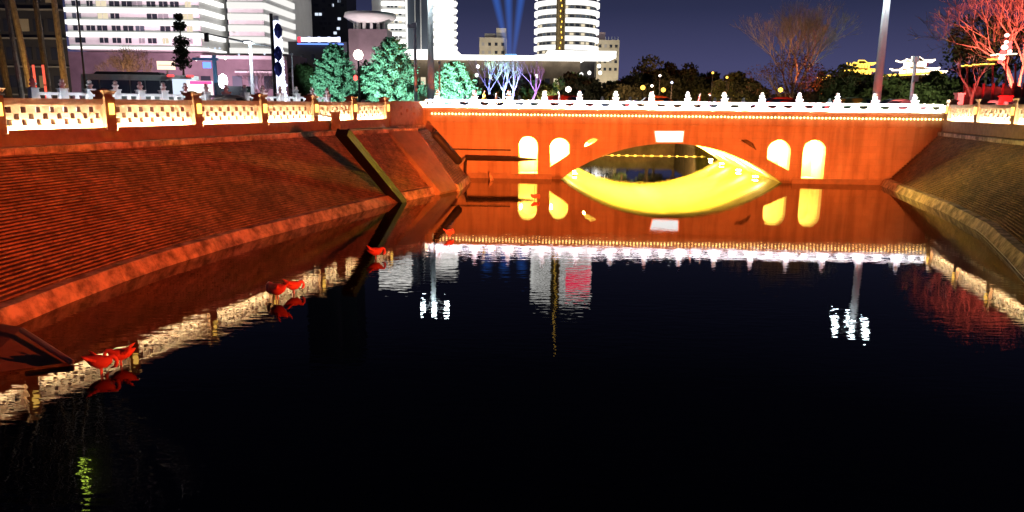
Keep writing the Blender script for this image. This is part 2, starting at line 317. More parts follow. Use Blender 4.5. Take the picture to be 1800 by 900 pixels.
# ------------------------------------------------------------------ bank builder
unit_brick = MB().box((0, 0, 0), (1, 1, 1)).mesh('brick', 'brick')
def resample(pts, n):
    L = [0]
    for a, b in zip(pts, pts[1:]): L.append(L[-1] + (b - a).length)
    out = []
    for i in range(n + 1):
        t = L[-1] * i / n; k = max(j for j in range(len(L)) if L[j] <= t + 1e-9); k = min(k, len(pts) - 2)
        out.append(pts[k].lerp(pts[k + 1], (t - L[k]) / max(1e-9, L[k + 1] - L[k])))
    return out
def at_param(pts, t):
    n = len(pts) - 1; k = min(int(t * n), n - 1); return pts[k].lerp(pts[k + 1], t * n - k)
def bank(name, label, toe, top, land, ncourse, blen, slabz, ledge_to, skip=None, bm_='brick'):
    """toe: water-edge points; top: points along the coping edge (same count); land: sign for the land side"""
    root = thing(name, label, 'embankment', toe[len(toe) // 2], world=True)
    n = len(toe)
    def nrm(i):
        u = (toe[min(i + 1, n - 1)] - toe[max(i - 1, 0)]); u.z = 0; u.normalize(); return Vector((-u.y, u.x, 0)) * land
    kt = []; 
    # sloped kerb stones at the waterline
    kb = [p + Vector((0, 0, -.4)) - nrm(i) * .12 for i, p in enumerate(toe)]
    k1 = [p + nrm(i) * .30 + Vector((0, 0, .42)) for i, p in enumerate(toe)]
    k2 = [p + nrm(i) * .62 + Vector((0, 0, .44)) for i, p in enumerate(toe)]
    A, B, C = resample(kb, 200), resample(k1, 200), resample(k2, 200)
    Lk = sum((toe[i + 1] - toe[i]).length for i in range(n - 1)); ns = max(6, int(Lk / 1.5))
    for i in range(ns):
        t0, t1 = i / ns, (i + 1) / ns - .006 / max(1, Lk) * 1.5
        q = []
        for t in (t0, (t0 + t1) / 2, t1):
            a, b, c = at_param(A, t), at_param(B, t), at_param(C, t); j = Vector((0, 0, random.uniform(-.012, .012))); q.append((a, b + j, c + j, c - Vector((0, 0, .5))))
        vs = [p for s_ in q for p in s_]; fs = []
        for s_ in range(2):
            for e_ in range(4):
                fs.append((s_ * 4 + e_, s_ * 4 + (e_ + 1) % 4, s_ * 4 + 4 + (e_ + 1) % 4, s_ * 4 + 4 + e_))
        fs += [(3, 2, 1, 0), (8, 9, 10, 11)]
        MB().add(vs, fs).build('kerb_stone', 'kerb_stone', root)
    # backing slope
    lo = resample([p - Vector((0, 0, .06)) for p in k2], 60); hi = resample([p + Vector((0, 0, -.06)) for p in top], 60)
    vs = lo + hi + [p - Vector((0, 0, 1.2)) + nrm(0) * .2 for p in hi]; m_ = len(lo)
    fs = [(i, i + 1, m_ + i + 1, m_ + i) for i in range(m_ - 1)]
    MB().add(vs[:2 * m_], fs).build('slope_bed', 'mortar', root)
    # brick courses
    lo = resample(k2, 200); hi = resample(top, 200); recs = []
    for j in range(ncourse):
        f0, f1 = j / ncourse, (j + 1) / ncourse
        c0 = [a.lerp(b, f0) for a, b in zip(lo, hi)]; c1 = [a.lerp(b, f1) for a, b in zip(lo, hi)]
        Lc = sum((c0[i + 1] - c0[i]).length for i in range(200)); nb = int(Lc / blen); off = (j % 2) * .5
        for i in range(nb):
            ta, tb = max(0, (i + off) / nb), min(1, (i + 1 + off) / nb)
            if tb - ta < .3 / nb: continue
            a, b = at_param(c0, ta), at_param(c0, tb); a1, b1 = at_param(c1, ta), at_param(c1, tb)
            mid = (a + b) / 2; mid1 = (a1 + b1) / 2
            if skip and skip(mid): continue
            run = Vector((mid1.x - mid.x, mid1.y - mid.y, 0)).length; dz = mid1.z - mid.z
            ang = atan2(b.y - a.y, b.x - a.x); ln = (b - a).length - .014
            nn = Vector((mid1.x - mid.x, mid1.y - mid.y, 0)); nn = nn.normalized() if nn.length else Vector((0, 0, 0))
            jit = random.uniform(-.016, .016) + (.05 if random.random() < .012 else 0)
            c = mid + nn * (run * .8 + jit) + Vector((0, 0, dz * .5 + random.uniform(-.004, .004)))
            recs.append((c, ang, (ln, run * 1.6, dz - random.uniform(.018, .032))))
    def size(rc):
        x, y, d_ = proj(rc[0]); return (1 / d_) if -10 < x < 1810 and y < 900 and d_ > 0 else 0
    recs.sort(key=size, reverse=True); off = Vector(root['_o'])
    ub = unit_brick if bm_ == 'brick' else MB().box((0, 0, 0), (1, 1, 1)).mesh('brick', bm_)
    for c, ang, d_ in recs[:300]: inst('brick', ub, root, c - off, ang, d_)
    b = MB()
    for c, ang, d_ in recs[300:]: b.box(c, d_, ang)
    tag(b.build('brick_courses', bm_, root), kind='stuff')
    # coping stones + ledge behind them
    Lt = sum((top[i + 1] - top[i]).length for i in range(len(top) - 1)); nc = int(Lt / 1.0); T = resample(top, 300)
    for i in range(nc):
        a, b = at_param(T, i / nc), at_param(T, (i + 1) / nc - .008 / Lt * 1.0); u = Vector((b.x - a.x, b.y - a.y, 0)).normalized(); q = Vector((-u.y, u.x, 0)) * land
        j = random.uniform(-.012, .012)
        o_ = -.07 + j
        V = [a + q * o_, b + q * o_, b + q * .42, a + q * .42]; z0 = Vector((0, 0, -.02)); z1 = Vector((0, 0, slabz + random.uniform(-.006, .006)))
        MB().add([p + z0 for p in V] + [p + z1 for p in V], [(0, 3, 2, 1), (4, 5, 6, 7), (0, 1, 5, 4), (1, 2, 6, 5), (2, 3, 7, 6), (3, 0, 4, 7)]).build('coping_stone', 'kerb_stone', root)
    a = [p + Vector((0, 0, slabz - .03)) for p in T]; b = [ledge_to(p) for p in T]; b = [Vector((p.x, p.y, T[0].z + slabz + .02)) for p in b]
    V = a + b; m_ = len(T)
    MB().add(V, [(i, i + 1, m_ + i + 1, m_ + i) for i in range(m_ - 1)]).build('ledge', 'post_stone', root)
    return root

# left bank
ZC = 3.35
CA, CB = Z(0, 273, ZC), Z(600, 236, ZC)
uC = Vector((CB.x - CA.x, CB.y - CA.y, 0)).normalized()
corner_top = Z(733, 231, ZC)
LTOP = []
for p in LT[:-1]:
    q = line_foot(p, CA, CB); LTOP.append(Vector((q.x, q.y, ZC)))
tail = corner_top
LTOP.append(tail)
# keep the top edge monotone along the bank
for i in range(len(LTOP) - 2, -1, -1):
    if (LTOP[i] - LTOP[i + 1]).dot(uC) > -.4: LTOP[i] = LTOP[i + 1] - uC * .6
def to_rail_L(p):
    q = line_foot(p, RA, RB); return Vector((q.x, q.y, ZR)) + nL * .1
PLAST = [Z(777, 338, 0), Z(807, 335, 0)]
left_bank = bank('brick_embankment', 'long sloping brick embankment of stepped courses below the lattice railing with the dark drain chute', LT, LTOP, 1, 40, .46, .20, to_rail_L)
# right bank
ZC2 = 3.3
CC = Z(1650, 238, ZC2); CD = CC - uR * 10
RTOP = []
for p in RT:
    q = line_foot(p, CC, CD); RTOP.append(Vector((q.x, q.y, ZC2)))
RTOP[0] = CC
def to_rail_R(p):
    q = line_foot(p, RC, RDd); return Vector((q.x, q.y, ZR2)) + nR * .1
right_bank = bank('brick_embankment', 'sloping brick embankment beside the red hoarding with pale kerb and dim stepped courses', RT, RTOP, 1, 40, .46, .20, to_rail_R, None, 'brick_shaded')

# ------------------------------------------------------------------ left bank end: plaster panel, brick return, chute, block
def quad_slab(P, thick, name, m, parent):
    P = [Vector(p) for p in P]; nn = (P[1] - P[0]).cross(P[3] - P[0]).normalized() * thick
    return MB().add([p for p in P] + [p - nn for p in P], [(0, 1, 2, 3), (7, 6, 5, 4), (0, 4, 5, 1), (1, 5, 6, 2), (2, 6, 7, 3), (3, 7, 4, 0)]).build(name, m, parent)
cb = Z(806, 336, 0); ct = corner_top + Vector((0, 0, .0)); sl = (ct - cb)
up_ = Vector((.0, 0, .10)) - BN * .10
pb0 = Z(776, 341, 0.05); pt0 = Z(684, 233, ZC)
wing = thing('abutment_wing', 'smooth dark plastered wing with a pink stain ending the embankment against the bridge', 'retaining wall', cb, world=True)
quad_slab([pb0 + up_, cb + up_ + Vector((0, 0, .05)), ct + up_, pt0 + up_], .35, 'plaster_panel', 'plaster', wing)
rb, rt_ = Z(826, 319, 0), Z(748, 226, ZC)
quad_slab([cb + Vector((.03, 0, -.3)), rb + Vector((0, 0, -.3)), rt_, ct], .4, 'return_face', 'mortar', wing)
for j in range(26):
    f0, f1 = .1 + .9 * j / 26, .1 + .9 * (j + .8) / 26
    a, b, a1, b1 = cb.lerp(ct, f0), rb.lerp(rt_, f0), cb.lerp(ct, f1), rb.lerp(rt_, f1); o_ = Vector((.10, -.04, .03))
    quad_slab([a + o_, b + o_, b1 + o_, a1 + o_], .12, 'brick', 'brick', wing)
a, b = cb + Vector((.16, -.05, -.2)), rb + Vector((.16, -.05, -.2)); v = Vector((-.22, 0, .62))
quad_slab([a, b, b + v, a + v], .3, 'kerb_stone', 'kerb_stone', wing)

chute = thing('drain_chute', 'dark covered drain chute running down the brick slope into the water', 'drain chute', Z(700, 357, 0), world=True)
c0 = Z(588, 222, 3.75); c1 = Z(600, 236, 3.62); c2 = Z(703, 360, -.15); du = (c2 - c1).normalized(); side = du.cross(Vector((0, 0, 1))).normalized(); nn = side.cross(du)
def beam(A, B, wd, ht, name, m, par):
    A, B = Vector(A), Vector(B); u = (B - A).normalized(); s_ = u.cross(Vector((0, 0, 1))).normalized(); q = s_.cross(u)
    P = [A - s_ * wd / 2, A + s_ * wd / 2, B + s_ * wd / 2, B - s_ * wd / 2]
    return MB().add([p - q * ht / 2 for p in P] + [p + q * ht / 2 for p in P], [(0, 3, 2, 1), (4, 5, 6, 7), (0, 1, 5, 4), (1, 2, 6, 5), (2, 3, 7, 6), (3, 0, 4, 7)]).build(name, m, par)
lift = nn * .16
beam(c1 + lift * .6, c2 + lift * .6, .62, .30, 'trough', 'chute', chute)
beam(c1 + lift * 1.5 + side * .27, c2 + lift * 1.5 + side * .27, .09, .12, 'side_rim', 'chute', chute)
beam(c1 + lift * 1.5 - side * .27, c2 + lift * 1.5 - side * .27, .09, .12, 'side_rim', 'chute', chute)
MB().box(c0 + Vector((.05, .05, .28)), (.5, .5, .95), .3, .85).build('inlet_box', 'post_stone', chute)
MB().tube([c0 + Vector((-.9, -1.1, .55)), c0 + Vector((-.5, -.6, .6)), c0 + Vector((-.1, -.1, .5))], .04, 6).build('feed_pipe', 'grey_metal', chute)
MB().tube([c2 + lift, c2 + lift + du * .5 + Vector((.25, 0, -.1))], .2, 10).build('spout', 'chute', chute)

roll = thing('rolled_tarpaulin', 'black rolled tarpaulin lying down the brick return by the bridge', 'tarpaulin', Z(800, 300, .9), world=True)
A_, B_ = Z(757, 238, 3.1) , Z(803, 290, 1.25); A_ += Vector((.2, -.1, .15)); B_ += Vector((.2, -.1, .15))
MB().tube([A_, A_.lerp(B_, .06), A_.lerp(B_, .94), B_], [.14, .24, .26, .16], 12).build('roll', 'black_rubber', roll, True)
MB().tube([A_ + Vector((-.1, 0, -.02)), A_ + Vector((.02, -.2, .28)), A_ + Vector((.18, -.15, .12))], .06, 6).build('tie', 'black_rubber', roll)
boom = thing('boom_pole', 'dark horizontal pole reaching from the brick return across the bridge face', 'pole', Z(822, 312, .2), world=True)
q0, q1, q2 = bw(bp(806, 292)[0], -.9, bp(806, 292)[1] - .05), bw(bp(822, 276)[0], -.9, bp(822, 276)[1]), bw(bp(944, 279)[0], -.9, bp(944, 279)[1] )
MB().tube([q1, q1.lerp(q2, .75), q2], [.17, .15, .05], 8).build('pole', 'dark_metal', boom)
MB().tube([q0, q1], .09, 8).build('strut', 'grey_metal', boom)
MB().tube([q1, q1 + Vector((-.1, .1, -1.6))], .09, 8).build('mast', 'dark_metal', boom)
MB().tube([q2.lerp(q1, .02), q2.lerp(q1, .02) + Vector((0, 0, -1.0))], .012, 4).build('line', 'dark_metal', boom)
wl = thing('conduit', 'thin dark conduit fixed along the bridge wall above the boom pole', 'conduit', bw(bp(792, 262)[0], -.06, 2), world=True)
MB().tube([bw(*[bp(792, 262)[0], -.06, bp(792, 262)[1]]), bw(bp(898, 264)[0], -.06, bp(898, 264)[1])], .05, 6).build('pipe', 'dark_metal', wl)
st = thing('concrete_stub', 'small pale leaning concrete stub standing in the water below the boom pole', 'stub', Z(868, 316, 0), world=True)
a = Z(868, 317, 0); MB().add([a + Vector(v) for v in ((-.22, 0, -.3), (.12, 0, -.3), (.12, .2, -.3), (-.22, .2, -.3), (-.32, 0, .5), (-.22, 0, .52), (-.22, .2, .52), (-.32, .2, .5))], [(0, 3, 2, 1), (4, 5, 6, 7), (0, 1, 5, 4), (1, 2, 6, 5), (2, 3, 7, 6), (3, 0, 4, 7)]).build('block', 'kerb_stone', st)

# concrete slab and pipe at the near foot of the left bank
land = thing('landing_slab', 'sloping concrete slab at the foot of the embankment running into the dark water', 'slab', Z(40, 600, 0), world=True)
a, b, c, d = Z(-60, 560, .42), Z(40, 575, .40), Z(128, 642, -.03), Z(-60, 668, -.03)
quad_slab([d, c, b, a], .3, 'slab', 'plaster', land)
MB().tube([Z(38, 580, .46), Z(126, 637, .06)], .055, 8).build('edge_pipe', 'grey_metal', land)
rope = MB(); P_ = [(1712, 400), (1730, 414), (1750, 434), (1770, 455), (1790, 478), (1815, 505)]
rope.tube([Z(x, y, .06) for x, y in P_], .014, 5)
tag(rope.build('rope', 'white_metal'), 'thin pale rope lying along the kerb of the dim embankment', 'rope')

# ------------------------------------------------------------------ arch bridge
bridge = thing('arch_bridge', 'wide stone bridge with one low main arch and small side arches glowing yellow', 'bridge', BO, BA)
a0, a1, ac = bp(985, 315), bp(1375, 323), bp(1170, 250.5)
half = (a1[0] - a0[0]) / 2; mid = (a0[0] + a1[0]) / 2; rise = ac[1] - 0.06; Rr = (half * half + rise * rise) / (2 * rise)
def arc(n=40, r_=None, zlow=-.4):
    out = []; th = math.asin(min(1, half / Rr))
    for i in range(n + 1):
        q = -th + 2 * th * i / n; out.append((mid + (r_ or Rr) * sin(q), rise - Rr + (r_ or Rr) * cos(q)))
    return out
A = arc(); ztop = bp(1200, 218)[1] ; ZT = 3.72
outer = [(SL, -.4), (A[0][0], -.4)] + A + [(A[-1][0], -.4), (SR, -.4), (SR, ZT), (SL, ZT)]
def arch_hole(x0, x1, ytop, yl, yr):
    s0, s1 = bp(x0, (ytop + yl) / 2)[0], bp(x1, (ytop + yr) / 2)[0]; zt = bp((x0 + x1) / 2, ytop)[1]; zl, zr = bp(x0, yl)[1], bp(x1, yr)[1]
    rr = (s1 - s0) / 2; cz = zt - rr; c_ = (s0 + s1) / 2
    pts = [(s0, zl), (s1, zr)]
    for i in range(13):
        q = pi * i / 12; pts.append((c_ + rr * cos(q), cz + rr * sin(q)))
    return pts
def px_hole(P): return [bp(x, y) for x, y in P]
holes = [arch_hole(911, 945, 240, 306, 306), arch_hole(967, 1001, 243, 294, 271), px_hole([(1027, 259), (1040, 253), (1053, 245), (1043, 243), (1033, 247)]),
         px_hole([(1299, 246), (1314, 254), (1330, 264), (1324, 252), (1312, 245)]), arch_hole(1350, 1389, 246, 279, 300), arch_hole(1411, 1450, 246, 316, 316)]
TH = .55
MB().holed(outer, holes, 0, TH).build('front_wall', 'bridge_wall', bridge)
outer2 = [(SL, -.4), (A[0][0], -.4)] + A + [(A[-1][0], -.4), (SR, -.4), (SR, ZT), (SL, ZT)]
MB().holed(outer2, [], BD - TH, BD).build('back_wall', 'bridge_wall', bridge)
# vault
B_ = arc(40, Rr + .35); v_ = MB(); n_ = len(A)
v_.add([(x, TH - .002, z) for x, z in A] + [(x, BD - TH + .002, z) for x, z in A], [(i, i + 1, n_ + i + 1, n_ + i) for i in range(n_ - 1)])
for s_ in (0, -1): 
    x, z = A[s_]; v_.add([(x, TH, -.4), (x, BD - TH, -.4), (x, BD - TH, z + .02), (x, TH, z + .02)], [(0, 1, 2, 3)])
v_.build('vault', 'vault', bridge, True)
# voussoir ring proud of the wall
for i in range(0, 40, 2):
    p0, p1 = A[i], A[i + 2]; e0, e1 = arc(40, Rr + .42)[i], arc(40, Rr + .42)[i + 2]
    if min(p0[1], p1[1]) < -.3: continue
    sh = lambda p, q, t: (p[0] + (q[0] - p[0]) * t, p[1] + (q[1] - p[1]) * t)
    MB().sheet([sh(p0, p1, .02), sh(p0, p1, .98), sh(e0, e1, .98), sh(e0, e1, .02)], -.045, .003).build('voussoir', 'bridge_wall', bridge)
# lit niches behind the side openings
for k, hpts in enumerate(holes):
    dp = 2.6; xs = [p[0] for p in hpts]; zs = [p[1] for p in hpts]; n_ = len(hpts); cx, cz = sum(xs) / n_, sum(zs) / n_
    big = [(cx + (x - cx) * 1.02, cz + (z - cz) * 1.02) for x, z in hpts]
    MB().add([(x, TH + .003, z) for x, z in big] + [(x, dp, z) for x, z in big], [(i, (i + 1) % n_, n_ + (i + 1) % n_, n_ + i) for i in range(n_)] + [tuple(range(n_, 2 * n_))]).build('niche_lining', 'vault', bridge)
# cornice, fascia, deck
MB().box(((SL + SR) / 2, .10, ZT + .05), (SR - SL, .62, .10)).build('cornice', 'bridge_wall', bridge)
MB().box(((SL + SR) / 2, .22, ZT + .10 + .39), (SR - SL, .50, .78)).build('fascia', 'bridge_wall', bridge)
MB().box(((SL + SR) / 2, BD / 2 + .2, (ZT + DECK) / 2 + .1), (SR - SL + 20, BD - .55, DECK - ZT - .2)).build('deck', 'asphalt', bridge)
for yy in (2.2, BD - 2.2):
    MB().box(((SL + SR) / 2, yy, DECK + .06), (SR - SL + 20, .2, .13)).build('kerb', 'kerb_stone', bridge)
for k in range(14):
    MB().box((SL + 1 + k * 2.9, BD / 2, DECK + .005), (1.6, .15, .002)).build('lane_marking', 'white_metal', bridge)
# bearing panels of the dressed wall, each stone course picked out
for j, (x0, x1) in enumerate(((SL, A[0][0] - .6), (A[-1][0] + .6, SR))):
    MB().box(((x0 + x1) / 2, -.05, .10), (x1 - x0, .10, .5)).build('plinth', 'plaster', bridge)
# keystone plaque
pl = [bp(1151, 231), bp(1201, 231), bp(1199, 249), bp(1154, 249)]
pq = thing('arch_plaque', 'bright white name plaque glowing over the crown of the main arch', 'plaque', bw(pl[0][0], -.1, pl[0][1] - .7), BA)
off_ = (pl[0][0], pl[0][1] - .7); P = [(x - off_[0], z - off_[1]) for x, z in pl]
MB().sheet([(P[0][0] - .08, P[0][1] + .06), (P[1][0] + .08, P[1][1] + .06), (P[2][0] + .08, P[2][1] - .06), (P[3][0] - .08, P[3][1] - .06)][::-1], .0, .098).build('frame', 'marble', pq)
MB().sheet(P[::-1], -.03, -.003).build('lit_panel', 'plaque_light', pq)

ARCH_W = 62000
# arch and niche floodlights
def arch_lamp(s, d, z, lab, m='arch_lamp', dx=1):
    t = thing('floodlight', lab, 'floodlight', bw(s, d, z), BA, 'yellow floodlights under the bridge')
    MB().box((0, 0, .035), (.30, .5, .07)).build('housing', 'vault', t); MB().box((0, 0, .10), (.28, .46, .06)).build('lens', m, t); return t
for d in (3.2, 8.5, 15.0, 20.0):
    for sgn, x0 in ((1, A[0][0]), (-1, A[-1][0])):
        q = half - .75; zz = .02
        t = arch_lamp(x0 + sgn * 1.0, d, .03, {3.2: 'first', 8.5: 'second', 15.0: 'third', 20.0: 'innermost'}[d] + ' yellow floodlight under the vault on its ' + ('chute side' if sgn > 0 else 'red hoarding side'))
        spot(t, (0, 0, .17), (sgn * 1.9, (2.2 if d < 5 else .9 if d < 12 else -.6), 2.0), (1, .64, .045), ARCH_W, 112, .35, .12)
for k, hpts in enumerate(holes):
    xs = [p[0] for p in hpts]; zs = [p[1] for p in hpts]; cx = sum(xs) / len(xs)
    if k in (0, 5):
        zz = max(zs) - .55
        t = thing('niche_lamp', 'small yellow lamp fixed inside the tall side arch ' + ('next to the boom pole' if k == 0 else 'nearest the dim embankment'), 'lamp', bw(min(xs) + .10, 1.7, zz - .3), BA)
    elif k in (1, 4):
        zz = max(zs) - .5
        t = thing('niche_lamp', 'small yellow lamp inside the slant-footed side arch ' + ('on the chute side' if k == 1 else 'on the red hoarding side'), 'lamp', bw(min(xs) + .10, 1.7, zz - .3), BA)
    else:
        t = thing('niche_lamp', 'tiny lamp in the sliver opening above the main arch ' + ('on the chute side' if k == 2 else 'on the red hoarding side'), 'lamp', bw((min(xs) + .12) if k == 2 else (max(xs) - .2), .7, min(zs) + .02), BA)
    MB().box((0, 0, .04), (.09, .09, .08)).build('base', 'dark_metal', t)
    if k in (0, 1, 4, 5): MB().box((0, .25, .2), (.10, .5, .22)).build('lens', 'niche_lamp', t)
    elif k == 2: MB().lathe([(.001, .08), (.07, .12), (.07, .2), (.001, .24)], 8).build('lens', 'niche_lamp', t)
    else: MB().lathe([(.001, .08), (.03, .1), (.03, .12), (.001, .14)], 8).build('lens', 'lamp_amber', t)
# floats beyond the arch
fl = thing('float_line', 'line of small white floats across the water beyond the arch', 'float line', bw(mid, BD + 3.5, 0), BA)
MB().tube([(-half + .5, 0, .02), (half - .5, 0, .02)], .012, 4).build('line', 'white_metal', fl)
fm = MB().lathe([(.001, -.06), (.06, -.03), (.06, .05), (.001, .08)], 8).mesh('float', 'white_metal')
for i in range(17):
    x = -half + .8 + i * (2 * half - 1.6) / 16 + random.uniform(-.1, .1); inst('float', fm, fl, (x, random.uniform(-.05, .05), .03), 0, (random.uniform(1.5, 3.2), 1, 1))

# ------------------------------------------------------------------ bulb string on the fascia
bs = thing('bulb_string', 'string of tiny golden bulbs along the fascia under the white balustrade', 'light string', bw(0, -.08, bp(1200, 204.5)[1]), BA)
s0, s1 = bp(757, 203)[0], bp(1662, 207)[0]
ZB = bp(1200, 204.5)[1]
MB().tube([(s0, .02, .06), (s1, .02, .06)], .012, 4).build('cable', 'black_rubber', bs)
bm_ = MB().lathe([(.001, -.075), (.05, -.04), (.058, 0), (.05, .04), (.001, .06)], 8).mesh('bulb', 'bulb_gold', True)
nb = int((s1 - s0) / .232)
for i in range(nb): inst('bulb', bm_, bs, (s0 + (i + .5) * (s1 - s0) / nb, -.03, random.uniform(-.01, .01)))

# ------------------------------------------------------------------ marble balustrade
def finial_profile(h, rr): return [(.001, 0), (rr * .75, .0), (rr * .75, h * .1), (rr * .5, h * .16), (rr * .9, h * .3), (rr * 1.05, h * .45), (rr * .62, h * .58), (rr * .5, h * .62), (rr * .68, h * .72), (rr * .66, h * .85), (rr * .35, h * .96), (.001, h)]
def balustrade(name, label, loc, rz, xs, hrail, hpost, led=None, pw=.34, front=-1, x0=None, x1=None, holes_n=2, base=0.):
    t = thing(name, label, 'balustrade', loc, rz)
    xs = sorted(xs); ends = ([x0] if x0 is not None else []) + xs + ([x1] if x1 is not None else [])
    pm = MB().box((0, 0, hpost * .5), (pw, pw, hpost)); pm.box((0, 0, hpost + .03), (pw * 1.2, pw * 1.2, .06)); pmesh = pm.mesh('post', 'marble')
    fmesh = MB().lathe(finial_profile(.46, .17), 10).mesh('finial', 'marble', True)
    for x in xs:
        p = inst('post', pmesh, t, (x, 0, 0)); inst('finial', fmesh, p, (0, 0, hpost + .06))
    for a, b in zip(ends, ends[1:]):
        a_, b_ = a + pw / 2 - .01, b - pw / 2 + .01; wdt = b_ - a_
        if wdt < .3: continue
        out = [(a_, .0), (b_, .0), (b_, hrail - .10), (a_, hrail - .10)]; hl = []
        for k in range(holes_n):
            c = a_ + wdt * ((k + .5) / holes_n); e = wdt / holes_n * .33; zt = hrail - .135
            hl.append([(c + e * cos(q), zt - .25 * abs(sin(q)) ** .7) for q in [pi * i / 10 for i in range(11)]])
        MB().holed(out, hl, -.045, .035).build('panel', 'marble', t)
        MB().box(((a + b) / 2, 0, hrail - .05 + .002), (b - a - pw + .02, .16, .10)).build('top_rail', 'marble', t)
    xa, xb = ends[0], ends[-1]
    if led:
        MB().box(((xa + xb) / 2, front * .40, .03), (xb - xa, .06, .035)).build('led_strip', led, t)
        MB().box(((xa + xb) / 2, front * .46, .045), (xb - xa, .03, .09)).build('light_shield', 'grey_metal', t)
        MB().box(((xa + xb) / 2, front * .26, -.02), (xb - xa, .52, .05)).build('base_course', 'marble', t)
    return t
zb_ = bp(1200, 196)[1]; zt_ = bp(1200, 179)[1]
FT = ZT + .10 + .78
pxs = [767, 833, 894, 957, 1019, 1083, 1146, 1210, 1275, 1342, 1408, 1475, 1542, 1613]
posts = [bp(x, 180)[0] for x in pxs]
balustrade('marble_balustrade', 'white marble balustrade with carved posts on the bridge edge facing the canal, lit brilliant white', bw(0, .42, FT + .05), BA, posts, zt_ - FT - .05, zt_ - FT + .12, 'led_white', x0=bp(741, 180)[0], x1=bp(1668, 180)[0])
far_posts = [SL + 1.3 + 2.63 * i for i in range(14)]
balustrade('marble_balustrade', 'white marble balustrade with carved posts on the far edge of the bridge behind the traffic', bw(0, BD - .4, DECK + .05), BA, far_posts, .9, 1.0, None, x0=SL, x1=SR)

# ------------------------------------------------------------------ lattice stone railings on both banks
def lattice_railing(label, loc, ang, posts, zlen, L, flip=1):
    """x runs along the bank, water on the -y side (flip=1)"""
    t = thing('lattice_railing', label, 'railing', loc, ang)
    f = -flip
    def panel(a, b):
        wd = b - a; nh = 7; pit = wd / (nh + .35); hl = []
        for r_, (zc, o_) in enumerate(((.74, .45), (.53, .95), (.345, .45))):
            for i in range(nh):
                c = a + pit * (i + o_)
                hw = pit * .175
                if c + hw > b - .05: continue
                hl.append([(c - hw, zc - .095), (c + hw, zc - .095), (c + hw, zc + .095), (c - hw, zc + .095)])
        MB().holed([(a, 0), (b, 0), (b, .90), (a, .90)], hl, -.09, .09).build('lattice_panel', 'rail_stone', t)
        MB().box(((a + b) / 2, 0, .90 + .10), (wd, .34, .20)).build('top_rail', 'rail_stone', t)
        MB().box(((a + b) / 2, f * .19, .035), (wd - .3, .06, .04)).build('led_strip', 'led_warm', t)
        MB().box(((a + b) / 2, f * .26, .05), (wd - .06, .04, .15)).build('light_shield', 'post_stone', t)
        MB().box(((a + b) / 2, 0, -.30), (wd + .46, .66, .596)).build('plinth', 'post_stone', t)
    pm = MB().box((0, 0, .59), (.44, .52, 1.18)); pm.box((0, 0, 1.225), (.36, .40, .09)); pm.box((0, 0, 1.33), (.46, .46, .13), 0, 1.3)
    pmesh = pm.mesh('post', 'post_stone')
    fin = MB().lathe([(.001, 0), (.20, .0), (.17, .05), (.001, .08)], 10).mesh('finial', 'post_stone', True)
    lm = MB().box((0, 0, 0), (.16, .10, .40)).mesh('post_lamp', 'lamp_amber')
    for x in posts:
        p = inst('post', pmesh, t, (x, 0, 0)); inst('finial', fin, p, (0, 0, 1.39)); inst('post_lamp', lm, p, (0, f * .30, .76))
    for a, b in zip(posts, posts[1:]): panel(a + .22, b - .22)
    return t
def foot_x(px, py, A, B, zz):
    """distance along line A->B where the column px crosses the line's vertical plane"""
    u = Vector((B.x - A.x, B.y - A.y, 0)).normalized(); n = Vector((-u.y, u.x, 0)); d = Vector(ray(px, py)); o = Vector((0, 0, H)); t = (A - o).dot(n) / d.dot(n)
    return ((o + d * t) - A).dot(u)
lp = [foot_x(x, 195, RA, RB, ZR) for x in (185, 340, 457, 548, 617, 675)]
step = (lp[-1] - lp[0]) / 5; lp = [lp[0] - 2 * step, lp[0] - step] + lp
lrail = lattice_railing('stone lattice railing glowing warm white above the long embankment with the drain chute', RA, atan2(uL.y, uL.x), lp, 1, step)
# solid end pier with pierced squares next to the bridge
e0, e1 = lp[-1] + .24, foot_x(738, 195, RA, RB, ZR) + .3
hl = []
for r_, zc in enumerate((.80, .60, .40)):
    for i in range(2):
        c = e0 + (e1 - e0) * (.28 + .36 * i + (.16 if r_ == 1 else 0)); hl.append([(c - .11, zc - .09), (c + .11, zc - .09), (c + .11, zc + .09), (c - .11, zc + .09)])
MB().holed([(e0, -.35), (e1, -.35), (e1, 1.12), (e0, 1.12)], hl, -.32, -.12).build('pierced_pier', 'post_stone', lrail)
MB().box(((e0 + e1) / 2, .24, .39), (e1 - e0, .70, 1.462)).build('pier_core', 'post_stone', lrail)
MB().box(((e0 + e1) / 2, 0, 1.16), (e1 - e0 + .06, .72, .08)).build('pier_cap', 'post_stone', lrail)
MB().box(((e0 + e1) / 2 + .05, -.10, -.50), (e1 - e0 + .2, .66, .26)).build('pier_foot', 'kerb_stone', lrail)
uRr = -uR
rp_ = [foot_x(x, 200, RC, RDd, ZR2) for x in (1672, 1724, 1791)]
stp = rp_[2] - rp_[1]; rp_ = rp_ + [rp_[2] + stp * k for k in (1, 2, 3)]
rrail = lattice_railing('stone lattice railing glowing warm white above the dim embankment by the red hoarding', RC, atan2(uRr.y, uRr.x), rp_, 1, stp)
MB().box((rp_[0] - .72, .2, .2), (.9, .9, 1.7)).build('end_pier', 'post_stone', rrail)

